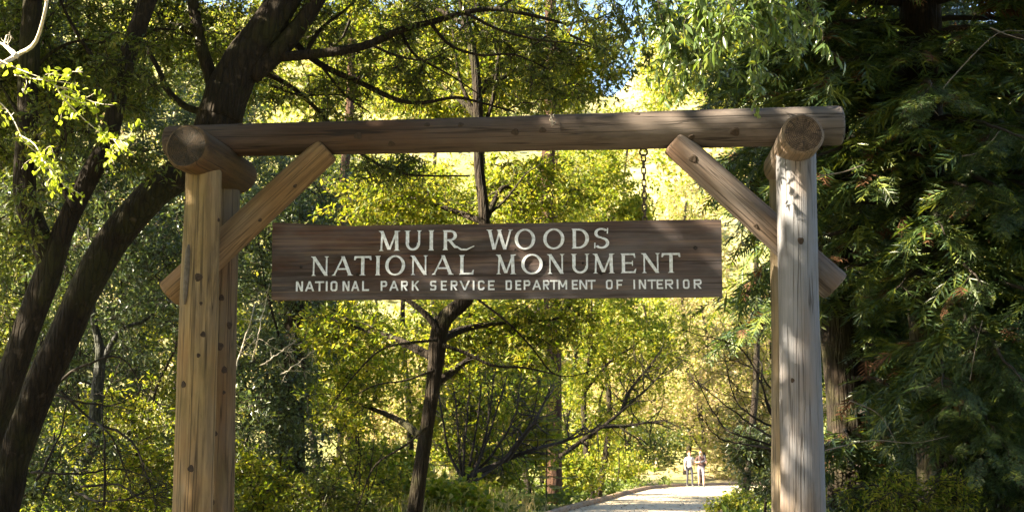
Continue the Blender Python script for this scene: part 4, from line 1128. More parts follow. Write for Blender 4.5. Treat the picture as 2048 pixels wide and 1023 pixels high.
# ---- bare twiggy shrubs ------------------------------------------------------------------------
def bare_shrub(label, base_px, Y, tips, seed, r=.018, mat='twig', sub=9, name='bare_shrub', stemname='stem', curl=.16, subl=.35):
    """arching stems given in pixels, each forking into fine twigs"""
    rng = np.random.default_rng(seed)
    b = P(*base_px, Y)
    root = empty(name, b, label, 'shrub')
    twb = MB()
    for tp_ in tips:
        pts = [P(x, yy, Y + rng.uniform(-.35, .35)) for x, yy in tp_]
        n = 22
        q = spline(pts, n)
        q += np.cumsum(rng.normal(size=(n, 3)) * curl * .05, 0)
        mb = MB(); tube(mb, q, np.linspace(r, r * .22, n), 6, .1)
        mb.obj(stemname, M[mat], root, True, b)
        idx = rng.integers(3, n, sub)
        A = q[idx]; d = unit(q[np.minimum(idx + 1, n - 1)] - q[idx - 1]) * .6 + rvec(rng, sub) * .8
        B = A + unit(d) * rng.uniform(.4, 1.2, (sub, 1)) * subl
        twig_tubes(twb, A, B, r * .3, rng, .15, 4)
        A2 = np.repeat(A + (B - A) * .6, 2, 0); B2 = A2 + rvec(rng, len(A2)) * subl * .45 + np.repeat(B - A, 2, 0) * .35
        twig_tubes(twb, A2, B2, r * .16, rng, .12, 3)
    twb.obj('twigs', M[mat], root, True, b, 'stuff')
    return root
bare_shrub('tangle of bare dark branches between the leaning trunk and the left front post', (130, 1100), 13.5, [
    [(110, 770), (190, 722), (250, 720), (300, 790), (345, 822)], [(120, 780), (180, 840), (215, 870), (250, 960), (260, 1000)],
    [(60, 945), (150, 950), (240, 945), (330, 975)], [(160, 975), (240, 965), (300, 985), (350, 970)], [(110, 790), (160, 800), (230, 800), (290, 760)],
    [(70, 960), (110, 860), (125, 790), (130, 740)], [(210, 1010), (215, 900), (215, 800), (240, 740)], [(150, 985), (190, 1000), (260, 1000), (330, 970)], [(200, 850), (260, 890), (290, 960), (310, 1023)]],
    301, .016, sub=12, subl=.4)
bare_shrub('dense shrub of bare upright stems right of the centre trunk', (930, 1010), 30, [
    [(925, 965), (915, 880), (905, 780), (895, 700)], [(928, 965), (930, 870), (938, 760), (935, 690)], [(932, 962), (950, 880), (965, 780), (960, 700)], [(935, 962), (965, 900), (985, 800), (1000, 690)],
    [(940, 960), (990, 900), (1030, 830), (1050, 720)], [(945, 962), (1010, 915), (1060, 840), (1080, 760)], [(940, 965), (975, 880), (1010, 760), (1030, 680)], [(927, 960), (900, 900), (885, 820), (870, 740)]],
    302, .042, sub=22, subl=1.0)
bare_shrub('thick fallen branch lying right from the foot of the bare stems', (905, 985), 30, [[(905, 968), (950, 948), (1010, 920), (1060, 900), (1130, 880), (1190, 858)], [(1010, 920), (1040, 880), (1070, 840), (1090, 800)]],
    303, .085, sub=18, subl=.8, name='fallen_branch', stemname='bough', curl=.05)
bare_shrub('leaning dark limb rising right from the reddish redwood trunk', (1120, 915), 41, [[(1120, 912), (1165, 880), (1205, 852), (1245, 820), (1290, 780), (1330, 740)], [(1205, 852), (1260, 850), (1320, 840)], [(1245, 820), (1260, 780), (1300, 730)]],
    304, .085, 'bark_dark', sub=18, subl=1.3, name='leaning_limb', stemname='bough', curl=.05)
bare_shrub('bare arching branches over the path beside the right gate post', (1560, 900), 16, [
    [(1560, 870), (1500, 720), (1450, 680), (1400, 668), (1360, 660)], [(1560, 800), (1510, 745), (1470, 720), (1430, 715)], [(1560, 860), (1500, 830), (1470, 800), (1450, 740), (1440, 700)],
    [(1550, 890), (1480, 870), (1440, 850), (1400, 780), (1380, 730)], [(1560, 880), (1500, 850), (1440, 810), (1390, 770)], [(1550, 850), (1530, 770), (1520, 690), (1535, 640)], [(1545, 900), (1470, 882), (1430, 870), (1410, 830)]],
    305, .017, sub=16, subl=.5)
bare_shrub('pale sunlit bare twigs right of the left back post', (470, 760), 19, [[(470, 740), (480, 680), (492, 630), (500, 600)], [(505, 720), (520, 670), (540, 610), (548, 570)], [(520, 730), (560, 700), (590, 680)], [(560, 750), (600, 720), (625, 700)]],
    306, .012, 'twig_pale', sub=12, subl=.35)
bare_shrub('leafless grey brush right of the ivy trunk', (700, 1023), 21, [[(720, 1010), (690, 930), (640, 860), (620, 830)], [(720, 1010), (720, 900), (700, 800)], [(730, 1010), (770, 900), (800, 850)], [(725, 1010), (660, 960), (610, 950)], [(735, 1010), (745, 900), (740, 820)]],
    307, .012, sub=16, subl=.55)
# a bleached branch hanging in at the top left corner
wbr_ = bare_shrub('bleached bare branch in the top left corner', (-30, 150), 9, [[(-40, 142), (0, 130), (35, 110), (70, 88), (86, 45), (95, 5), (96, -40)], [(32, 112), (10, 92), (-10, 82)]], 308, .022, 'twig_pale', sub=2, name='bare_branch', stemname='bough', curl=.03, subl=.15)
wbr_['category'] = 'branch'

# ---- sprig of fresh leaves at the left, each leaf its own blade -----------------------------
def one_leaf_mesh(name, mat, L=1.0, W=.5, fold=.22):
    mb = MB(); leaves(mb, np.zeros((1, 3)), np.array([[0, 1., 0]]), np.array([[0, 0, 1.]]), L, W, fold, True)
    return mb.mesh(name, mat)
def place_leaf(me, root, pos, axis, nrm, s, base, name='leaf', wf=1.0):
    y = Vector(axis).normalized(); x = y.cross(Vector(nrm)).normalized(); z = x.cross(y)
    o = bpy.data.objects.new(name, me); link(o, root)
    m = Matrix((x * s * wf, y * s, z * s)).transposed().to_4x4(); m.translation = Vector(pos) - Vector(base)
    o.matrix_local = m
    return o
def leafy_branch(label, stems, Y, seed, mats, size, wid, per_stem, r=.008, stemmat='twig', name='leafy_branch', droop=.3, clump=4, hang=0.0, cat='branch', spread=.05, extra_group=None, dz=.25, sub=0, subl=.3):
    rng = np.random.default_rng(seed)
    b = P(*stems[0][0], Y)
    root = empty(name, b, label, cat, extra_group)
    ms = [one_leaf_mesh('leaf', M[mats], 1.0, wid * q) for q in (.85, 1.0, 1.15)]
    places = []
    for st in stems:
        pts = [P(x, yy, Y + rng.uniform(-dz, dz)) for x, yy in st]
        q = spline(pts, 20)
        mb = MB(); tube(mb, q, np.linspace(r, r * .3, 20), 6, .05)
        mb.obj('twig', M[stemmat], root, True, b)
        lines = [q]
        for k in range(sub):
            i = rng.integers(3, 19); a = q[i]
            d = unit((unit((q[min(i + 1, 19)] - q[i - 1])[None]) * .7 + rvec(rng, 1) * .8 + np.array([[0, 0, -hang]])))[0]
            e = a + d * subl * rng.uniform(.5, 1.2)
            l2 = spline([a, (a + e) / 2 + rng.normal(size=3) * .03, e + np.array([0, 0, -hang * .08])], 12); lines.append(l2)
            mb = MB(); tube(mb, l2, np.linspace(r * .5, r * .2, 12), 5); mb.obj('twig', M[stemmat], root, True, b)
        for ln in lines:
            kk = per_stem if ln is q else max(2, per_stem // 2)
            for _ in range(kk):
                i = rng.integers(1, len(ln)); a = ln[i]
                g = unit((ln[i] - ln[i - 1])[None])[0]
                for c in range(rng.integers(1, clump + 1)):
                    d = unit((g * .45 + rng.normal(size=3) * .75 + np.array([0, 0, -hang + .1 * rng.normal()]))[None])[0]
                    nn = unit((rng.normal(size=3) * .6 + np.array([0, -.35, .8]))[None])[0]
                    places.append((a + rng.normal(size=3) * spread * .3, d, nn, size * rng.uniform(.6, 1.25)))
    places.sort(key=lambda t: -t[3] / t[0][1])
    for i, (a, d, nn, s) in enumerate(places[:295]):
        place_leaf(ms[i % 3], root, a, d, nn, s, b)
    rest = places[295:]
    if rest:
        mb = MB(); leaves(mb, [t[0] for t in rest], [t[1] for t in rest], [t[2] for t in rest], np.array([t[3] for t in rest]), np.array([t[3] for t in rest]) * wid, .22, True)
        mb.obj('foliage', M[mats], root, True, b, 'stuff')
    return root
leafy_branch('fresh bright green sprig reaching right across the dark left trunks, upper one', [[(-20, 110), (30, 135), (80, 155), (130, 180), (190, 205), (228, 210)], [(30, 150), (70, 158), (110, 162), (160, 170)], [(110, 170), (130, 200), (170, 240), (205, 270), (225, 295), (222, 320)],
    [(205, 275), (240, 280), (262, 275)], [(120, 185), (150, 200), (180, 212)]], 9.0, 401, 'leaf_young',   .051, .60, 15, .0055, 'twig_pale', clump=2, hang=.1, spread=.06, dz=.12, sub=4, subl=.16)
leafy_branch('fresh bright green sprig hanging down the left edge, lower one', [[(-20, 190), (10, 215), (30, 245), (50, 285), (80, 310), (100, 340), (118, 370)], [(40, 270), (70, 290), (90, 330)], [(85, 320), (110, 345), (130, 375)]], 9.2, 402, 'leaf_young', .051, .60, 13, .006, 'twig_pale', clump=2, hang=.15, spread=.06, dz=.12, sub=4, subl=.16)

# ---- bay boughs hanging in above the right half of the beam ----------------------------------
leafy_branch('bay bough of long hanging leaves above the right half of the beam, nearest one', [[(1420, -134), (1440, -54), (1450, -4), (1470, 56), (1490, 96)], [(1500, -134), (1540, -54), (1560, -4), (1600, 36), (1620, 56)], [(1470, -124), (1500, -44), (1530, 16), (1545, 56)], [(1380, -114), (1390, -34), (1400, 16), (1420, 66)]],
    7.6, 403, 'leaf_bay',   .092, .31, 17, .007, 'twig', 'bay_bough', clump=5, hang=.6, sub=10, subl=.28, dz=.3)
leafy_branch('bay bough of smaller leaves beside the sky gap above the beam', [[(1290, -98), (1310, -8), (1340, 42), (1360, 102), (1380, 142)], [(1340, -98), (1350, -18), (1370, 32), (1400, 92)], [(1440, -78), (1400, 22), (1420, 92), (1440, 152)], [(1300, -58), (1330, 62), (1340, 112), (1350, 162)]],
    9.2, 404, 'leaf_bay', .084, .31, 19, .007, 'twig', 'bay_bough', clump=5, hang=.5, sub=11, subl=.3, dz=.3)
leafy_branch('bay bough with pale leaves behind the end of the beam', [[(1520, -108), (1560, 12), (1580, 82), (1600, 122)], [(1600, -108), (1610, -8), (1640, 52)], [(1480, -88), (1500, 32), (1510, 112), (1520, 142)]],
    9.6, 405, 'leaf_bay', .08, .31, 18, .007, 'twig', 'bay_bough', clump=5, hang=.5, sub=10, subl=.3, dz=.3)
leafy_branch('olive leafy spray hanging across the top of the sky gap', [[(1120, -80), (1150, 0), (1180, 60), (1200, 110)], [(1200, -60), (1230, 10), (1250, 60), (1270, 120)], [(1270, -60), (1270, 20), (1290, 80), (1290, 150)]],
    11, 406, 'leaf_olive', .075, .30, 16, .007, 'twig', 'leafy_branch', clump=4, hang=.4, sub=12, subl=.35, dz=.4)

# ---- redwoods on the right -------------------------------------------------------------------
def spray_mesh(name, mats, seed, n=10, L=.28, needles=9):
    """flat redwood spray along +Y: a shoot with side shoots, each two-ranked with needles (tips lighter)"""
    rng = np.random.default_rng(seed); mb = MB()
    def shoot(p0, d, ln, k, mat):
        t = np.linspace(.08, 1, k)
        d = unit(d[None])[0]; s = unit(np.cross(d, np.array([0, 0, 1.]))[None])[0]
        c = p0 + d * ln * t[:, None] - np.array([0, 0, 1.]) * (ln * .22 * t ** 2)[:, None]
        for sg in (-1, 1):
            ax = unit(d * .62 + s * sg * .8 + rng.normal(size=(k, 3)) * .10)
            nl = .030 * (1 - .45 * np.abs(t - .45))
            leaves(mb, c, ax, np.array([0, 0, 1.]) + rng.normal(size=(k, 3)) * .25, nl, nl * .30, .1, False, mat)
        w = ln * .008 + .0012
        V = np.array([c[0] - s * w, c[0] + s * w, c[-1] + s * w * .4, c[-1] - s * w * .4]); mb.add(V, [np.array([[0, 1, 2, 3]])], 2)
    shoot(np.zeros(3), np.array([0, 1., 0]), L, needles + 7, 0)
    for i in range(n):
        t = (i + .6) / (n + .4)
        sg = 1 if i % 2 else -1
        p0 = np.array([0, L * t * .92, -L * .22 * (t * .92) ** 2])
        d = np.array([sg * rng.uniform(.65, .9), rng.uniform(.6, .85), rng.uniform(-.15, .1)])
        shoot(p0, d, L * (.48 - .26 * t) * rng.uniform(.8, 1.2), needles, 1 if rng.random() < .33 else 0)
    return mb.mesh(name, mats, False)
def coarse_spray(name, mats, seed, L=.30, n=11):
    """the same spray with one blade per side shoot, for the mass of foliage further in"""
    rng = np.random.default_rng(seed); mb = MB()
    t = (np.arange(n) + .6) / (n + .4); sg = np.where(np.arange(n) % 2, 1, -1)
    p = np.stack([np.zeros(n), L * t * .92, -L * .22 * (t * .92) ** 2], 1)
    ax = np.stack([sg * rng.uniform(.6, .9, n), rng.uniform(.6, .9, n), rng.uniform(-.4, .1, n)], 1)
    leaves(mb, p, ax, np.array([0, 0, 1.]) + rng.normal(size=(n, 3)) * .3, L * (.52 - .24 * t) * rng.uniform(.8, 1.25, n), .021, .12, False, 0 if rng.random() < .7 else 1)
    leaves(mb, np.zeros((1, 3)), np.array([[0, 1., -.2]]), np.array([[0, 0, 1.]]), L * 1.05, .030, .1, False, 1)
    return mb.mesh(name, mats, False)
coarse = [coarse_spray('coarse_spray', [M['needle'], M['needle_tip'], M['twig']], 520 + i) for i in range(6)]
coarse_dead = coarse_spray('coarse_spray', [M['needle_dead'], M['needle_dead'], M['twig']], 530, .26)
sprays = [spray_mesh('needle_spray', [M['needle'], M['needle_tip'], M['twig']], 500 + i) for i in range(4)]
dead = spray_mesh('dead_spray', [M['needle_dead'], M['needle_dead'], M['twig']], 510, n=8, L=.24)
def merged(list_mats, meshes, root, base, mats, name):
    """join many placed sprays into one mesh"""
    mb = MB()
    data = []
    for me in meshes:
        v = np.zeros(len(me.vertices) * 3, np.float32); me.vertices.foreach_get('co', v)
        by = {}
        for pl_ in me.polygons: by.setdefault((len(pl_.vertices), pl_.material_index), []).append(list(pl_.vertices))
        data.append((v.reshape(-1, 3), {k: np.array(x) for k, x in by.items()}))
    for mi, (v, by) in enumerate(data):
        sel = np.array([m for i, m in list_mats if i == mi])
        if len(sel) == 0: continue
        V = np.einsum('nij,vj->nvi', sel[:, :3, :3], v) + sel[:, None, :3, 3]
        off = np.arange(len(sel))[:, None, None] * len(v)
        base_n = mb.n
        mb.v.append(V.reshape(-1, 3)); mb.n += V.shape[0] * V.shape[1]
        for (k, mt), fa in by.items():
            f = (off + fa[None]).reshape(-1, k) + base_n
            mb.f.append(f); mb.m.append(np.full(len(f), mt, np.int32))
    return mb.obj(name, mats, root, False, base, 'stuff')

def redwood(label, base, height, r0, boughs, seed, individuals=295, name='redwood_tree', bark='bark_red', scale=1.0, dead_p=.04, side=11, blen=.75):
    """boughs: (height of attachment, azimuth deg, length, droop). Side branchlets carry the sprays."""
    rng = np.random.default_rng(seed)
    base = np.asarray(base, float)
    root = empty(name, base, label, 'tree')
    q = np.array([base + np.array([.05 * math.sin(h), .04 * math.cos(h * .7), h]) for h in np.linspace(-.2, height, 24)])
    mb = MB(); tube(mb, q, np.linspace(r0, r0 * .55, 24), 22, .16)
    mb.obj('trunk', M[bark], root, True, base)
    P_ = []; twb = MB()
    for (h, azd, ln, dr) in boughs:
        a = math.radians(azd); d = np.array([math.cos(a), math.sin(a), 0])
        s0 = base + np.array([0, 0, h]) + d * r0 * .5
        n = 18; t = np.linspace(0, 1, n)
        lp = s0 + d * (ln * t)[:, None] + np.array([0, 0, 1.])[None] * (ln * (.10 * t - dr * t ** 1.7))[:, None]
        lp += np.cumsum(rng.normal(size=(n, 3)) * .012 * ln / 2, 0)
        mb = MB(); tube(mb, lp, np.linspace(.028 + .008 * ln, .006, n), 6, .1)
        mb.obj('bough', M['twig'], root, True, base)
        k = int(side * ln)
        for _ in range(k):
            tt = rng.uniform(.12, 1.0); i = min(int(tt * (n - 1)), n - 2)
            p0 = lp[i] + (lp[i + 1] - lp[i]) * (tt * (n - 1) - i)
            sg = rng.choice([-1, 1]); fw = unit((lp[i + 1] - lp[i])[None])[0]
            sd = np.array([-fw[1], fw[0], 0]) * sg
            dd = unit((fw * rng.uniform(.3, .9) + sd * rng.uniform(.3, 1) + np.array([0, 0, rng.uniform(-.35, .12)]))[None])[0]
            bl = blen * rng.uniform(.4, 1.1) * (1.15 - .5 * tt)
            e = p0 + dd * bl + np.array([0, 0, -.18 * bl])
            twig_tubes(twb, p0[None], e[None], .0045, rng, .05, 4)
            m = max(2, int(bl / (.10 * scale)))
            for u in np.linspace(.2, 1, m):
                c = p0 + (e - p0) * u
                for sg2 in ((-1, 1) if u < .97 else (0,)):
                    sd2 = unit(np.cross(dd, [0, 0, 1.])[None])[0] * sg2
                    ax = unit((dd * .75 + sd2 * .75 + np.array([0, 0, rng.uniform(-.45, .05)]) + rng.normal(size=3) * .15)[None])[0]
                    up = np.array([0, 0, 1.]) + rng.normal(size=3) * .32
                    x = unit(np.cross(ax, up)[None])[0]; z = np.cross(x, ax)
                    sc = scale * rng.uniform(.6, 1.15)
                    m4 = np.eye(4); m4[:3, 0] = x * sc; m4[:3, 1] = ax * sc; m4[:3, 2] = z * sc; m4[:3, 3] = c
                    P_.append((4 if rng.random() < dead_p else int(rng.integers(0, 4)), m4))
    twb.obj('twigs', M['twig'], root, True, base, 'stuff')
    meshes = sprays + [dead]
    # the ones that show largest in the photograph stay single
    def inview(m):
        c = m[:3, 3] - CAMP
        X_, Y_, Z_ = c[0], c[1] * math.cos(PITCH) + c[2] * math.sin(PITCH), -c[1] * math.sin(PITCH) + c[2] * math.cos(PITCH)
        return abs(X_ / Y_) < .41 and abs(Z_ / Y_) < .205
    order = sorted(range(len(P_)), key=lambda i: (P_[i][1][1, 3] if inview(P_[i][1]) else 1e3))
    for i in order[:individuals]:
        mi, m = P_[i]
        o = bpy.data.objects.new('dead_spray' if mi == 4 else 'needle_spray', meshes[mi]); link(o, root)
        mm = Matrix(m.tolist()); mm.translation -= Vector(base); o.matrix_local = mm
    rest = [P_[i] for i in order[individuals:]]
    live = [(int(rng.integers(0, 6)), m) for i, m in rest if i < 4]; dd_ = [(0, m) for i, m in rest if i == 4]
    if live: merged(live, coarse, root, base, [M['needle'], M['needle_tip'], M['twig']], 'foliage')
    if dd_: merged(dd_, [coarse_dead], root, base, [M['needle_dead'], M['needle_dead'], M['twig']], 'dead_foliage')
    return root, len(P_)
rng = np.random.default_rng(55)
b1 = []
for h in np.arange(.7, 9.0, .20):
    for _ in range(3):
        az = rng.uniform(160, 345); ln = rng.uniform(1.2, 2.7)
        if h < 3.9 and math.cos(math.radians(az)) * ln < -1.2: az = rng.uniform(245, 345)
        b1.append((h + rng.uniform(-.15, .15), az, ln, rng.uniform(.22, .5)))
base1 = P(1880, 900, 14.8); base1[2] = 0
redwood('large dark redwood filling the right side with layered drooping boughs', base1, 14, .32, b1, 61, bark='bark_dark', scale=1.25, side=8)
rw = [o for o in COL.objects if o.name.startswith('redwood_tree') and 'filling the right side' in str(o.get('label'))][0]
for pts_, Yd, r_ in (([(1640, 352), (1690, 343), (1730, 328)], 13.0, .010), ([(1832, 178), (1855, 205), (1878, 232)], 12.6, .008), ([(1925, 312), (1955, 305), (1985, 280), (1998, 262)], 12.6, .009), ([(1880, 190), (1900, 160), (1990, 70), (2048, 62)], 12.8, .008),
                     ([(1650, 900), (1740, 880), (1830, 885), (1900, 870)], 12.4, .007), ([(1940, 760), (1952, 690), (1965, 640)], 12.4, .006), ([(1700, 800), (1760, 830), (1800, 900)], 12.6, .006), ([(1980, 55), (2010, 68), (2050, 80)], 12.6, .008)):
    q_ = spline([P(x, y_, Yd) for x, y_ in pts_], 14); mb = MB(); tube(mb, q_, np.linspace(r_, r_ * .4, 14), 5, .1); mb.obj('dead_branch', M['twig_dead'], rw, True, base1)
b2 = []
for h in np.arange(1.2, 9.5, .24):
    for _ in range(2):
        if h > 4.7: b2.append((h, rng.uniform(150, 330), rng.uniform(.9, 2.0), rng.uniform(.25, .5)))
        else:
            az = rng.uniform(250, 345); b2.append((h, az, rng.uniform(.6, .9) if az < 285 else rng.uniform(.8, 1.6), rng.uniform(.25, .5)))
base2 = P(1690, 900, 17.5); base2[2] = 0
redwood('darker redwood behind the right gate post, boughs showing under the beam', base2, 15, .30, b2, 62, 295, bark='bark_dark', scale=1.4, side=9)
b3 = []
for h in np.arange(.6, 10, .28):
    for _ in range(3): b3.append((h, rng.uniform(150, 330), rng.uniform(1.2, 3.0), rng.uniform(.2, .45)))
base3 = P(2090, 900, 18.5); base3[2] = 0
redwood('dark redwood at the far right edge behind the large one', base3, 16, .4, b3, 63, 150, scale=1.6, side=7)
b4 = []
for h in np.arange(.5, 11, .28):
    for _ in range(3): b4.append((h, rng.uniform(140, 340), rng.uniform(1.2, 2.8), rng.uniform(.2, .45)))
base4 = P(1800, 900, 22.5); base4[2] = 0
redwood('dark redwood deepest in the shade between the other redwoods', base4, 18, .4, b4, 64, 100, scale=1.8, side=7)

bush('dark evergreen shrub at the foot of the right gate post beside the path', 1520, 930, 17, 60, 75, 40, 'leaf_teal', 501, .08, .03, 50, .3)
bush('low yellow green shrub in the bottom right under the redwood', 1830, 990, 12.5, 130, 45, 30, 'leaf_spring', 502, .06, .024, 44, .24)
bush('dusky shrub in the bottom right corner', 1990, 960, 13.2, 90, 70, 30, 'leaf_dark', 503, .07, .03, 44, .26)
bush('low bright shrub right of the path in front of the bend', 1480, 1015, 33, 60, 30, 34, 'leaf_spring', 504, .10, .06, 46, .36)

# ---- small pale fir ---------------------------------------------------------------------------
fb = P(1092, 985, 37); fb[2] = 0
rf = empty('young_fir', fb, 'small pale young fir in front of the reddish redwood trunk', 'tree')
ft = P(1094, 818, 37); mb = MB(); tube(mb, spline([fb, ft], 8), np.linspace(.03, .006, 8), 6); mb.obj('trunk', M['twig'], rf, True, fb)
rng = np.random.default_rng(9); M['fir'] = leaf_mat('fir_needles', [(.10, .12, .05), (.17, .18, .08), (.24, .23, .12)], .3, .5, .4)
H = ft[2] - fb[2]
for k in range(9):
    h = .25 * H + .73 * H * k / 8; ln = .95 * (1 - k / 9.5) + .10
    for j in range(6):
        a = j * math.pi / 3 + k * .5 + rng.uniform(-.2, .2); d = np.array([math.cos(a), math.sin(a), 0])
        p0 = fb + (ft - fb) * (h / H); n = int(18 * ln) + 5; t = np.linspace(.05, 1, n)
        c = p0 + d * (ln * t)[:, None] + np.array([0, 0, 1.]) * (ln * (-.25 * t + .22 * t ** 2))[:, None]
        mb = MB()
        s = np.array([-d[1], d[0], 0])
        for sg in (-1, 1):
            leaves(mb, c, unit(d * .7 + s * sg * .8 + rng.normal(size=(n, 3)) * .12), np.array([0, 0, 1.]) + rng.normal(size=(n, 3)) * .2, .20 * (1.1 - .5 * t), .055, .1)
        mb.obj('branch', M['fir'], rf, False, fb)

# ---- ground cover ------------------------------------------------------------------------------
rng = np.random.default_rng(15)
N = 2900
y = 16 + 58 * rng.random(N) ** 1.1; x = rng.uniform(-.42, .45, N) * y
lxx = np.interp(y, [q for q, _ in LEFT], [v for _, v in LEFT]); rxx = np.interp(y, [q for q, _ in RIGHT], [v for _, v in RIGHT])
k = ((x < lxx - .35) | (x > rxx + .35)) & ~((y > 60) & (x > 8))
x, y = x[k], y[k]
C = np.stack([x, y, hill(x, y) + rng.uniform(.05, .28, len(x))], 1)
mb = MB(); p, ax, nr, LL, WW, _ = leaf_cluster(rng, C, .40, 24, .17, .10, -.25, flat=.7)
leaves(mb, p, ax, nr, LL, WW)
tag(mb.obj('ground_cover', M['fern'], None, False), 'bright green ground cover plants along the path', 'ground cover', None, 'stuff')
yl = rng.uniform(30, 64, 900); fl = rng.beta(.7, .7, 900)
xl = np.interp(yl, [q for q, _ in LEFT], [v for _, v in LEFT]) * (1 - fl) + np.interp(yl, [q for q, _ in RIGHT], [v for _, v in RIGHT]) * fl
mb = MB(); leaves(mb, np.stack([xl, yl, np.full(900, .052)], 1), np.concatenate([rng.normal(size=(900, 2)), np.full((900, 1), .08)], 1), np.array([0, 0, 1.]) + rng.normal(size=(900, 3)) * .2, rng.uniform(.05, .14, 900), .05, .15)
tag(mb.obj('leaf_litter', M['needle_dead'], None, False), 'brown leaf litter scattered over the pale path', 'leaf litter', None, 'stuff')
FG = 'ferns on the forest floor'
def fern(px, Y, s, seed, label):
    rng = np.random.default_rng(seed); b = P(px, 950, Y); b[2] = float(hill(b[0], b[1]))
    root = empty('fern', b, label, 'fern', FG)
    for j in range(11):
        a = j * 2 * math.pi / 11 + rng.uniform(-.25, .25); d = np.array([math.cos(a), math.sin(a), 0]); sd = np.array([-d[1], d[0], 0])
        n = 22; t = np.linspace(.04, 1, n); L_ = s * rng.uniform(.75, 1.15)
        c = b + d * (L_ * .85 * t)[:, None] + np.array([0, 0, 1.]) * (L_ * (1.05 * t - .85 * t ** 2))[:, None]
        mb = MB()
        for sg in (-1, 1):
            leaves(mb, c, unit(d * .45 + sd * sg + np.array([0, 0, -.1]) + rng.normal(size=(n, 3)) * .06), np.array([0, 0, 1.]) + d * .3, L_ * .24 * np.sin(np.pi * (.12 + .85 * t)), L_ * .045, .08)
        tube(mb, c, np.full(n, .004), 3, cap=False)
        mb.obj('frond', M['fern'], root, False, b)
for i, (px, Y, s, lb) in enumerate([(560, 16.5, 1.15, 'green fern at the foot of the ivy trunk, left one'), (620, 17.5, 1.1, 'green fern at the foot of the ivy trunk, right one'), (480, 15.5, 1.1, 'fern at the bottom beside the left back post'),
                                    (1000, 33, 1.2, 'sunlit fern right of the centre trunk, nearest the trunk'), (1060, 38, 1.2, 'sunlit fern at the foot of the reddish redwood trunk'), (930, 28, 1.0, 'sunlit fern low against the centre trunk'),
                                    (1135, 40, 1.1, 'fern beside the left path edging'), (1560, 15, .9, 'dim fern behind the foot of the right gate posts')]):
    fern(px, Y, s, 600 + i, lb)
# dry grass tufts, sunlit, by the centre trunk
gr = leaf_mat('dry_grass', [(.30, .24, .12), (.42, .34, .18), (.22, .22, .07)], .35, .7, .2, 1.2)
C = P(960, 960, 28)[None] + rng.normal(size=(700, 3)) * np.array([1.7, 3.0, 0]); C[:, 2] = hill(C[:, 0], C[:, 1])
lxx = np.interp(C[:, 1], [q for q, _ in LEFT], [v for _, v in LEFT]); C = C[C[:, 0] < lxx - .3]
C = np.repeat(C, 6, 0) + rng.normal(size=(len(C) * 6, 3)) * np.array([.06, .06, 0])
mb = MB(); leaves(mb, C, rng.normal(size=C.shape) * .38 + np.array([0, 0, 1.]), rng.normal(size=C.shape), rng.uniform(.3, .85, len(C)), .018, .1)
tag(mb.obj('dry_grass', gr, None, False), 'pale dry grass in the sun right of the centre trunk', 'grass', None, 'stuff')

# ---- unseen trees left of and behind the camera; crowns placed to shade the gateway ---------
SUN_GAPS += [(P(140, 180, 9.0), 1.0), (P(60, 90, 9.0), .8), (G(1585, 400, -.4), .42), (G(1600, 900, -.4), .50), (G(1470, 235, -.1), .40), (P(1720, 400, 13.6), .6), (P(1960, 640, 13.0), .42),
 (P(1480, 90, 7.8), .9), (P(600, 90, 13), .8), (P(870, 90, 13), .9), (P(760, 680, 18), 1.0), (P(1060, 620, 18.5), 1.1), (P(1050, 380, 18), 1.1), (P(820, 380, 18), 1.0)]
def canopy_tree(label, base, blobs, seed, L=.28, W=.15, per=30, spread=.75):
    blobs = [(c, r, int(k * 1.7)) for c, r, k in blobs]
    make_tree('broadleaf_tree', label, 'tree', base, np.array(base) + np.array([0, 0, max(b[0][2] for b in blobs)]), .32, .1, blobs, 'leaf_olive', L, W, per=per, spread=spread, seed=seed, wob=.3, limb_r=.12, gaps=True)
canopy_tree('tall broad tree outside the view left of the camera', (-9.5, 4.0, 0), [((-7.5, 3.5, 9.5), (3.2, 3.2, 2.6), 110), ((-10.5, 6.5, 11.5), (3.4, 3.4, 2.6), 100), ((-5.0, 6.2, 12.5), (3.2, 3.0, 2.2), 110), ((-8, 1.0, 12.5), (3, 3, 2.4), 80), ((-7.8, 8.2, 9.0), (1.9, 1.7, 1.7), 80)], 701)  # last crown lump added to keep sun off the sign
canopy_tree('tall broad tree outside the view behind the camera', (-3.5, -3.5, 0), [((-3.0, 0.5, 10), (3.2, 3.0, 2.4), 110), ((-0.5, 4.0, 13), (3.4, 3.0, 2.2), 90), ((-5.5, -1.5, 9.0), (3.0, 2.6, 2.2), 90)], 702)
canopy_tree('tall broad tree outside the view above the left trunks', (-9.0, 11.5, 0), [((-8.5, 11, 9.5), (3.0, 3.0, 2.6), 110), ((-6.0, 11.5, 12.0), (3.0, 3.0, 2.4), 100), ((-11.5, 13.5, 8), (3.0, 3.0, 3.0), 90), ((-9.5, 15.5, 11), (3, 3, 2.5), 90), ((-3.2, 12, 9.8), (2.8, 3.0, 1.6), 80), ((-.6, 14.5, 10.6), (2.8, 3.0, 1.6), 80), ((1.8, 12.6, 9.8), (2.6, 2.8, 1.5), 80), ((-10.5, 18.2, 10.8), (2.8, 3.0, 2.2), 90)], 703)  # crown lumps over the gate added to keep sun off the redwoods

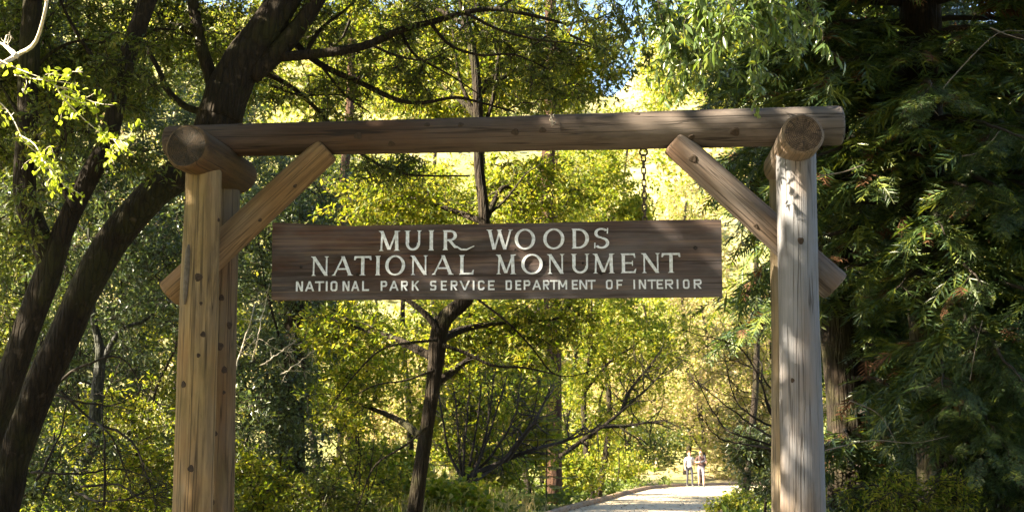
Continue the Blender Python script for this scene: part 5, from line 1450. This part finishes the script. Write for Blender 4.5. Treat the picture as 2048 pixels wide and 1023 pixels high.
canopy_tree('tall broad unseen tree left of the thicket, added to shade it', (-15.5, 21, 0), [((-14.5, 19, 10), (3.2, 3.4, 3.2), 90), ((-14, 23, 12), (3.0, 3.4, 3.0), 90), ((-16, 21.5, 7), (3.4, 3.8, 3.0), 80), ((-13.5, 27, 11), (3.0, 3.4, 3.0), 90), ((-11, 23.5, 12.5), (2.8, 3.2, 2.4), 90), ((-14.5, 30, 8), (2.8, 3.4, 3.4), 80), ((-17, 35, 9), (3, 3.6, 4.4), 80), ((-14.5, 33, 14), (3, 3.6, 3), 80)], 704)  # added to block the sun from the left thicket
canopy_tree('tall broad tree outside the view left of the camera, further out', (-14, 7, 0), [((-13.5, 7, 9), (3.2, 3.4, 3.2), 80), ((-13, 9.5, 13), (3.0, 3.4, 3.0), 80), ((-13.5, 5, 5), (3, 3.4, 2.6), 60), ((-13.2, 10.2, 7.2), (2.3, 2.1, 2.2), 70)], 705)  # last crown lump added to shade the left trunks
for i, (x, y, lb) in enumerate([(-10, -9, 'unseen dense tree added for shade behind the camera, far left'), (-4, -12, 'unseen dense tree added for shade behind the camera, left of the path'), (4.5, -11, 'unseen dense tree added for shade behind the camera, right of the path'), (10, -6, 'unseen dense tree added for shade behind the camera, far right'), (13, 3, 'unseen dense tree added for shade on the right'), (-14, -2, 'unseen dense tree added for shade on the left')]):  # unseen ring, added to hold back sky light and sun
    canopy_tree(lb, (x, y, 0), [((x, y, 4.0), (3.4, 3.0, 3.4), 50), ((x * .9, y * .95, 9.5), (3.6, 3.2, 3.4), 55), ((x * .7, y * .7, 14), (3.6, 3.4, 2.4), 45)], 720 + i, .34, .20, 46, 1.0)
canopy_tree('unseen tall tree whose crown is added to close the canopy over the path', (7.5, 2.5, 0), [((4.0, 3.5, 10.5), (3.0, 3.0, 1.8), 60), ((6.5, 6.5, 12.5), (3.4, 3.2, 2.2), 60), ((1.5, 7.5, 13.5), (3.4, 3.0, 1.8), 50)], 730, .26, .15, 50, .9)  # unseen crown, added to cut the light from overhead

# ------------------------------------------------------------------ people
SK = plain_mat('skin', (.48, .27, .19), .55)
def person(label, loc, face, shirt, trousers, hairc, legs_bare=False, arms='swing', stride=.16, seed=1, seated=False, H=1.72):
    """one continuous skinned body; clothes are colours on it; facing angle in degrees"""
    s = H / 1.72
    nodes = {'pelvis': (0, 0, .95, .135, .10), 'waist': (0, 0, 1.10, .125, .09), 'chest': (0, 0, 1.30, .155, .105), 'neckb': (0, .01, 1.45, .07, .065), 'neck': (0, .0, 1.50, .052, .052), 'head': (0, -.015, 1.60, .078, .092), 'crown': (0, 0, 1.68, .062, .072)}
    for sx, n in ((-1, 'l'), (1, 'r')):
        st = stride * sx
        nodes['hip' + n] = (.095 * sx, 0, .90, .085, .088); nodes['knee' + n] = (.10 * sx, -st * .5 - .02, .50, .058, .06)
        nodes['ank' + n] = (.10 * sx, -st * .9 + .03, .09, .038, .042); nodes['toe' + n] = (.115 * sx, -st * .9 - .13, .035, .038, .03)
        nodes['sh' + n] = (.185 * sx, .01, 1.40, .060, .06)
        if arms == 'swing':
            nodes['el' + n] = (.245 * sx, .04 + st * .25, 1.13, .042, .042); nodes['wr' + n] = (.25 * sx, -.03 + st * .5, .88, .03, .03); nodes['ha' + n] = (.25 * sx, -.06 + st * .55, .79, .034, .024)
        else:
            nodes['el' + n] = (.25 * sx, -.05, 1.14, .042, .042); nodes['wr' + n] = (.12 * sx, -.27, 1.16, .03, .03); nodes['ha' + n] = (.06 * sx, -.33, 1.19, .036, .028)
    if seated:
        for sx, n in ((-1, 'l'), (1, 'r')):
            nodes['knee' + n] = (.11 * sx, -.42, .92, .06, .06); nodes['ank' + n] = (.11 * sx, -.44, .52, .04, .04); nodes['toe' + n] = (.115 * sx, -.58, .48, .036, .03)
    E = [('pelvis', 'waist'), ('waist', 'chest'), ('chest', 'neckb'), ('neckb', 'neck'), ('neck', 'head'), ('head', 'crown')]
    for n in 'lr': E += [('pelvis', 'hip' + n), ('hip' + n, 'knee' + n), ('knee' + n, 'ank' + n), ('ank' + n, 'toe' + n), ('chest', 'sh' + n), ('sh' + n, 'el' + n), ('el' + n, 'wr' + n), ('wr' + n, 'ha' + n)]
    names = list(nodes)
    me = bpy.data.meshes.new('body'); me.from_pydata([nodes[k][:3] for k in names], [(names.index(a), names.index(b)) for a, b in E], [])
    o = bpy.data.objects.new('body', me); COL.objects.link(o)
    md = o.modifiers.new('skin', 'SKIN'); md.use_smooth_shade = True
    for i, k in enumerate(names):
        v = me.skin_vertices[0].data[i]; v.radius = (nodes[k][3], nodes[k][4]); v.use_root = (k == 'pelvis')
    sd = o.modifiers.new('sub', 'SUBSURF'); sd.levels = 1; sd.render_levels = 1
    dg = bpy.context.evaluated_depsgraph_get()
    m2 = bpy.data.meshes.new_from_object(o.evaluated_get(dg)); bpy.data.objects.remove(o)
    m2.name = 'body'; m2.materials.clear()
    shoe = plain_mat('shoe', (.05, .045, .045), .7)
    for m in (SK, shirt, trousers, shoe): m2.materials.append(m)
    low = .46 if not seated else .4
    for f in m2.polygons:
        c = f.center; a = abs(c.x)
        arm = a > .21 and c.z > .75
        if c.z < low - .39 + (.08 if not seated else .5) * (1 if not seated else 0): f.material_index = 3
        elif c.z < .98 and not (arm and c.z > .7): f.material_index = 2 if not (legs_bare and c.z < .50) else 0
        elif c.z < 1.46 and not (arm and c.z < 1.2) and not (arms != 'swing' and c.y < -.13): f.material_index = 1
        else: f.material_index = 0
        f.use_smooth = True
    root = empty('person', loc, label, 'person', None, (0, 0, math.radians(face)))
    root.scale = (s, s, s)
    b = bpy.data.objects.new('body', m2); link(b, root)
    if seated: b.location = (0, 0, -.48)
    dz = -.48 if seated else 0
    # hair: cap over the crown and nape
    bm = bmesh.new(); bmesh.ops.create_uvsphere(bm, u_segments=16, v_segments=10, radius=1)
    bmesh.ops.delete(bm, geom=[v for v in bm.verts if v.co.z < -.55 or (v.co.y < -.35 and v.co.z < .35)], context='VERTS')
    for v in bm.verts: v.co = Vector((v.co.x * .092, v.co.y * .108 + .012, v.co.z * .105 + 1.645 + dz))
    hm = bpy.data.meshes.new('hair'); bm.to_mesh(hm); bm.free(); hm.materials.append(hairc); link(bpy.data.objects.new('hair', hm), root)
    # face: nose, eyes, mouth, ears
    def blob(nm, p_, sc_, mat):
        bm = bmesh.new(); bmesh.ops.create_uvsphere(bm, u_segments=8, v_segments=6, radius=1)
        for v in bm.verts: v.co = Vector((v.co.x * sc_[0] + p_[0], v.co.y * sc_[1] + p_[1], v.co.z * sc_[2] + p_[2] + dz))
        q = bpy.data.meshes.new(nm); bm.to_mesh(q); bm.free(); q.materials.append(mat); link(bpy.data.objects.new(nm, q), root)
    blob('nose', (0, -.112, 1.595), (.014, .02, .022), SK)
    for sx in (-1, 1): blob('eye', (.033 * sx, -.098, 1.625), (.012, .008, .007), M['crack']); blob('ear', (.085 * sx, .0, 1.61), (.012, .02, .03), SK)
    blob('mouth', (0, -.100, 1.553), (.024, .008, .006), plain_mat('lips', (.35, .12, .10), .5))
    return root
def pack(label, loc, face, mat, s=1.0):
    root = empty('backpack', loc, label, 'backpack', None, (0, 0, math.radians(face)))
    def rb(nm, c, d, bev):
        bm = bmesh.new(); bmesh.ops.create_cube(bm, size=1); bmesh.ops.scale(bm, vec=d, verts=bm.verts); bmesh.ops.bevel(bm, geom=bm.edges[:], offset=bev, segments=3, affect='EDGES'); bmesh.ops.translate(bm, vec=c, verts=bm.verts)
        q = bpy.data.meshes.new(nm); bm.to_mesh(q); bm.free(); q.materials.append(mat); link(bpy.data.objects.new(nm, q), root)
    rb('bag', (0, .20, 1.22), (.34 * s, .20, .52 * s), .06); rb('pocket', (0, .31, 1.12), (.26 * s, .07, .24 * s), .03)
    for sx in (-1, 1):
        mb = MB(); tube(mb, spline([(.11 * sx, .12, 1.44), (.115 * sx, .0, 1.485), (.12 * sx, -.125, 1.38), (.13 * sx, -.135, 1.22), (.15 * sx, .02, 1.06), (.13 * sx, .13, 1.0)], 14), np.full(14, .02), 6); mb.obj('strap', mat, root)
white = plain_mat('white_shirt', (.72, .70, .70), .8, 0, 9, .08); dark = plain_mat('dark_cloth', (.03, .03, .045), .85, 0, 9, .2)
redc = plain_mat('brown_top', (.06, .028, .025), .85, 0, 9, .2); greyc = plain_mat('grey_shorts', (.17, .15, .18), .85, 0, 9, .15); hair1 = plain_mat('auburn_hair', (.16, .06, .025), .6, 0, 40, .3); hair2 = plain_mat('brown_hair', (.10, .045, .02), .6, 0, 40, .3)
p1 = P(1380, 972, 62.3); p1[2] = .03; p2 = P(1403, 972, 62.0); p2[2] = .03
person('walker in a white shirt and dark trousers on the path, left of the pair', p1, 8, white, dark, hair1, arms='swing', stride=.14)
person('walker in a dark top and grey shorts holding something in front, right of the pair', p2, -6, redc, greyc, hair2, legs_bare=True, arms='hold', stride=.20, H=1.78)
pack('dark backpack on the walker in the white shirt', p1, 8, dark, .85); pack('large dark backpack on the walker in grey shorts', p2 + np.array([.06, 0, .05]), -6, dark, 1.15)
mb = MB(); c = p2 + np.array([.03, -.38, 1.22]); tube(mb, [c + np.array([-.10, 0, -.02]), c + np.array([-.09, 0, -.02]), c + np.array([.09, 0, .03]), c + np.array([.10, 0, .03])], [.03, .055, .055, .03], 10)
tag(mb.obj('bag', dark, None, True, c), 'small dark bag held in front by the walker in grey shorts', 'bag').location = c
purple = plain_mat('purple_cloth', (.13, .05, .18), .8, 0, 9, .2); lil = plain_mat('lilac_cloth', (.32, .27, .36), .8, 0, 9, .2)
q1 = P(1285, 950, 80); q1[2] = float(hill(q1[0], q1[1])); q2 = P(1310, 950, 80); q2[2] = float(hill(q2[0], q2[1]))
person('distant person in purple half hidden by the plants left of the path', q1, 20, purple, purple, hair2, stride=.05, seed=5)
person('distant person in pale lilac half hidden by the plants left of the path', q2, -15, lil, dark, hair1, stride=.05, seed=6)
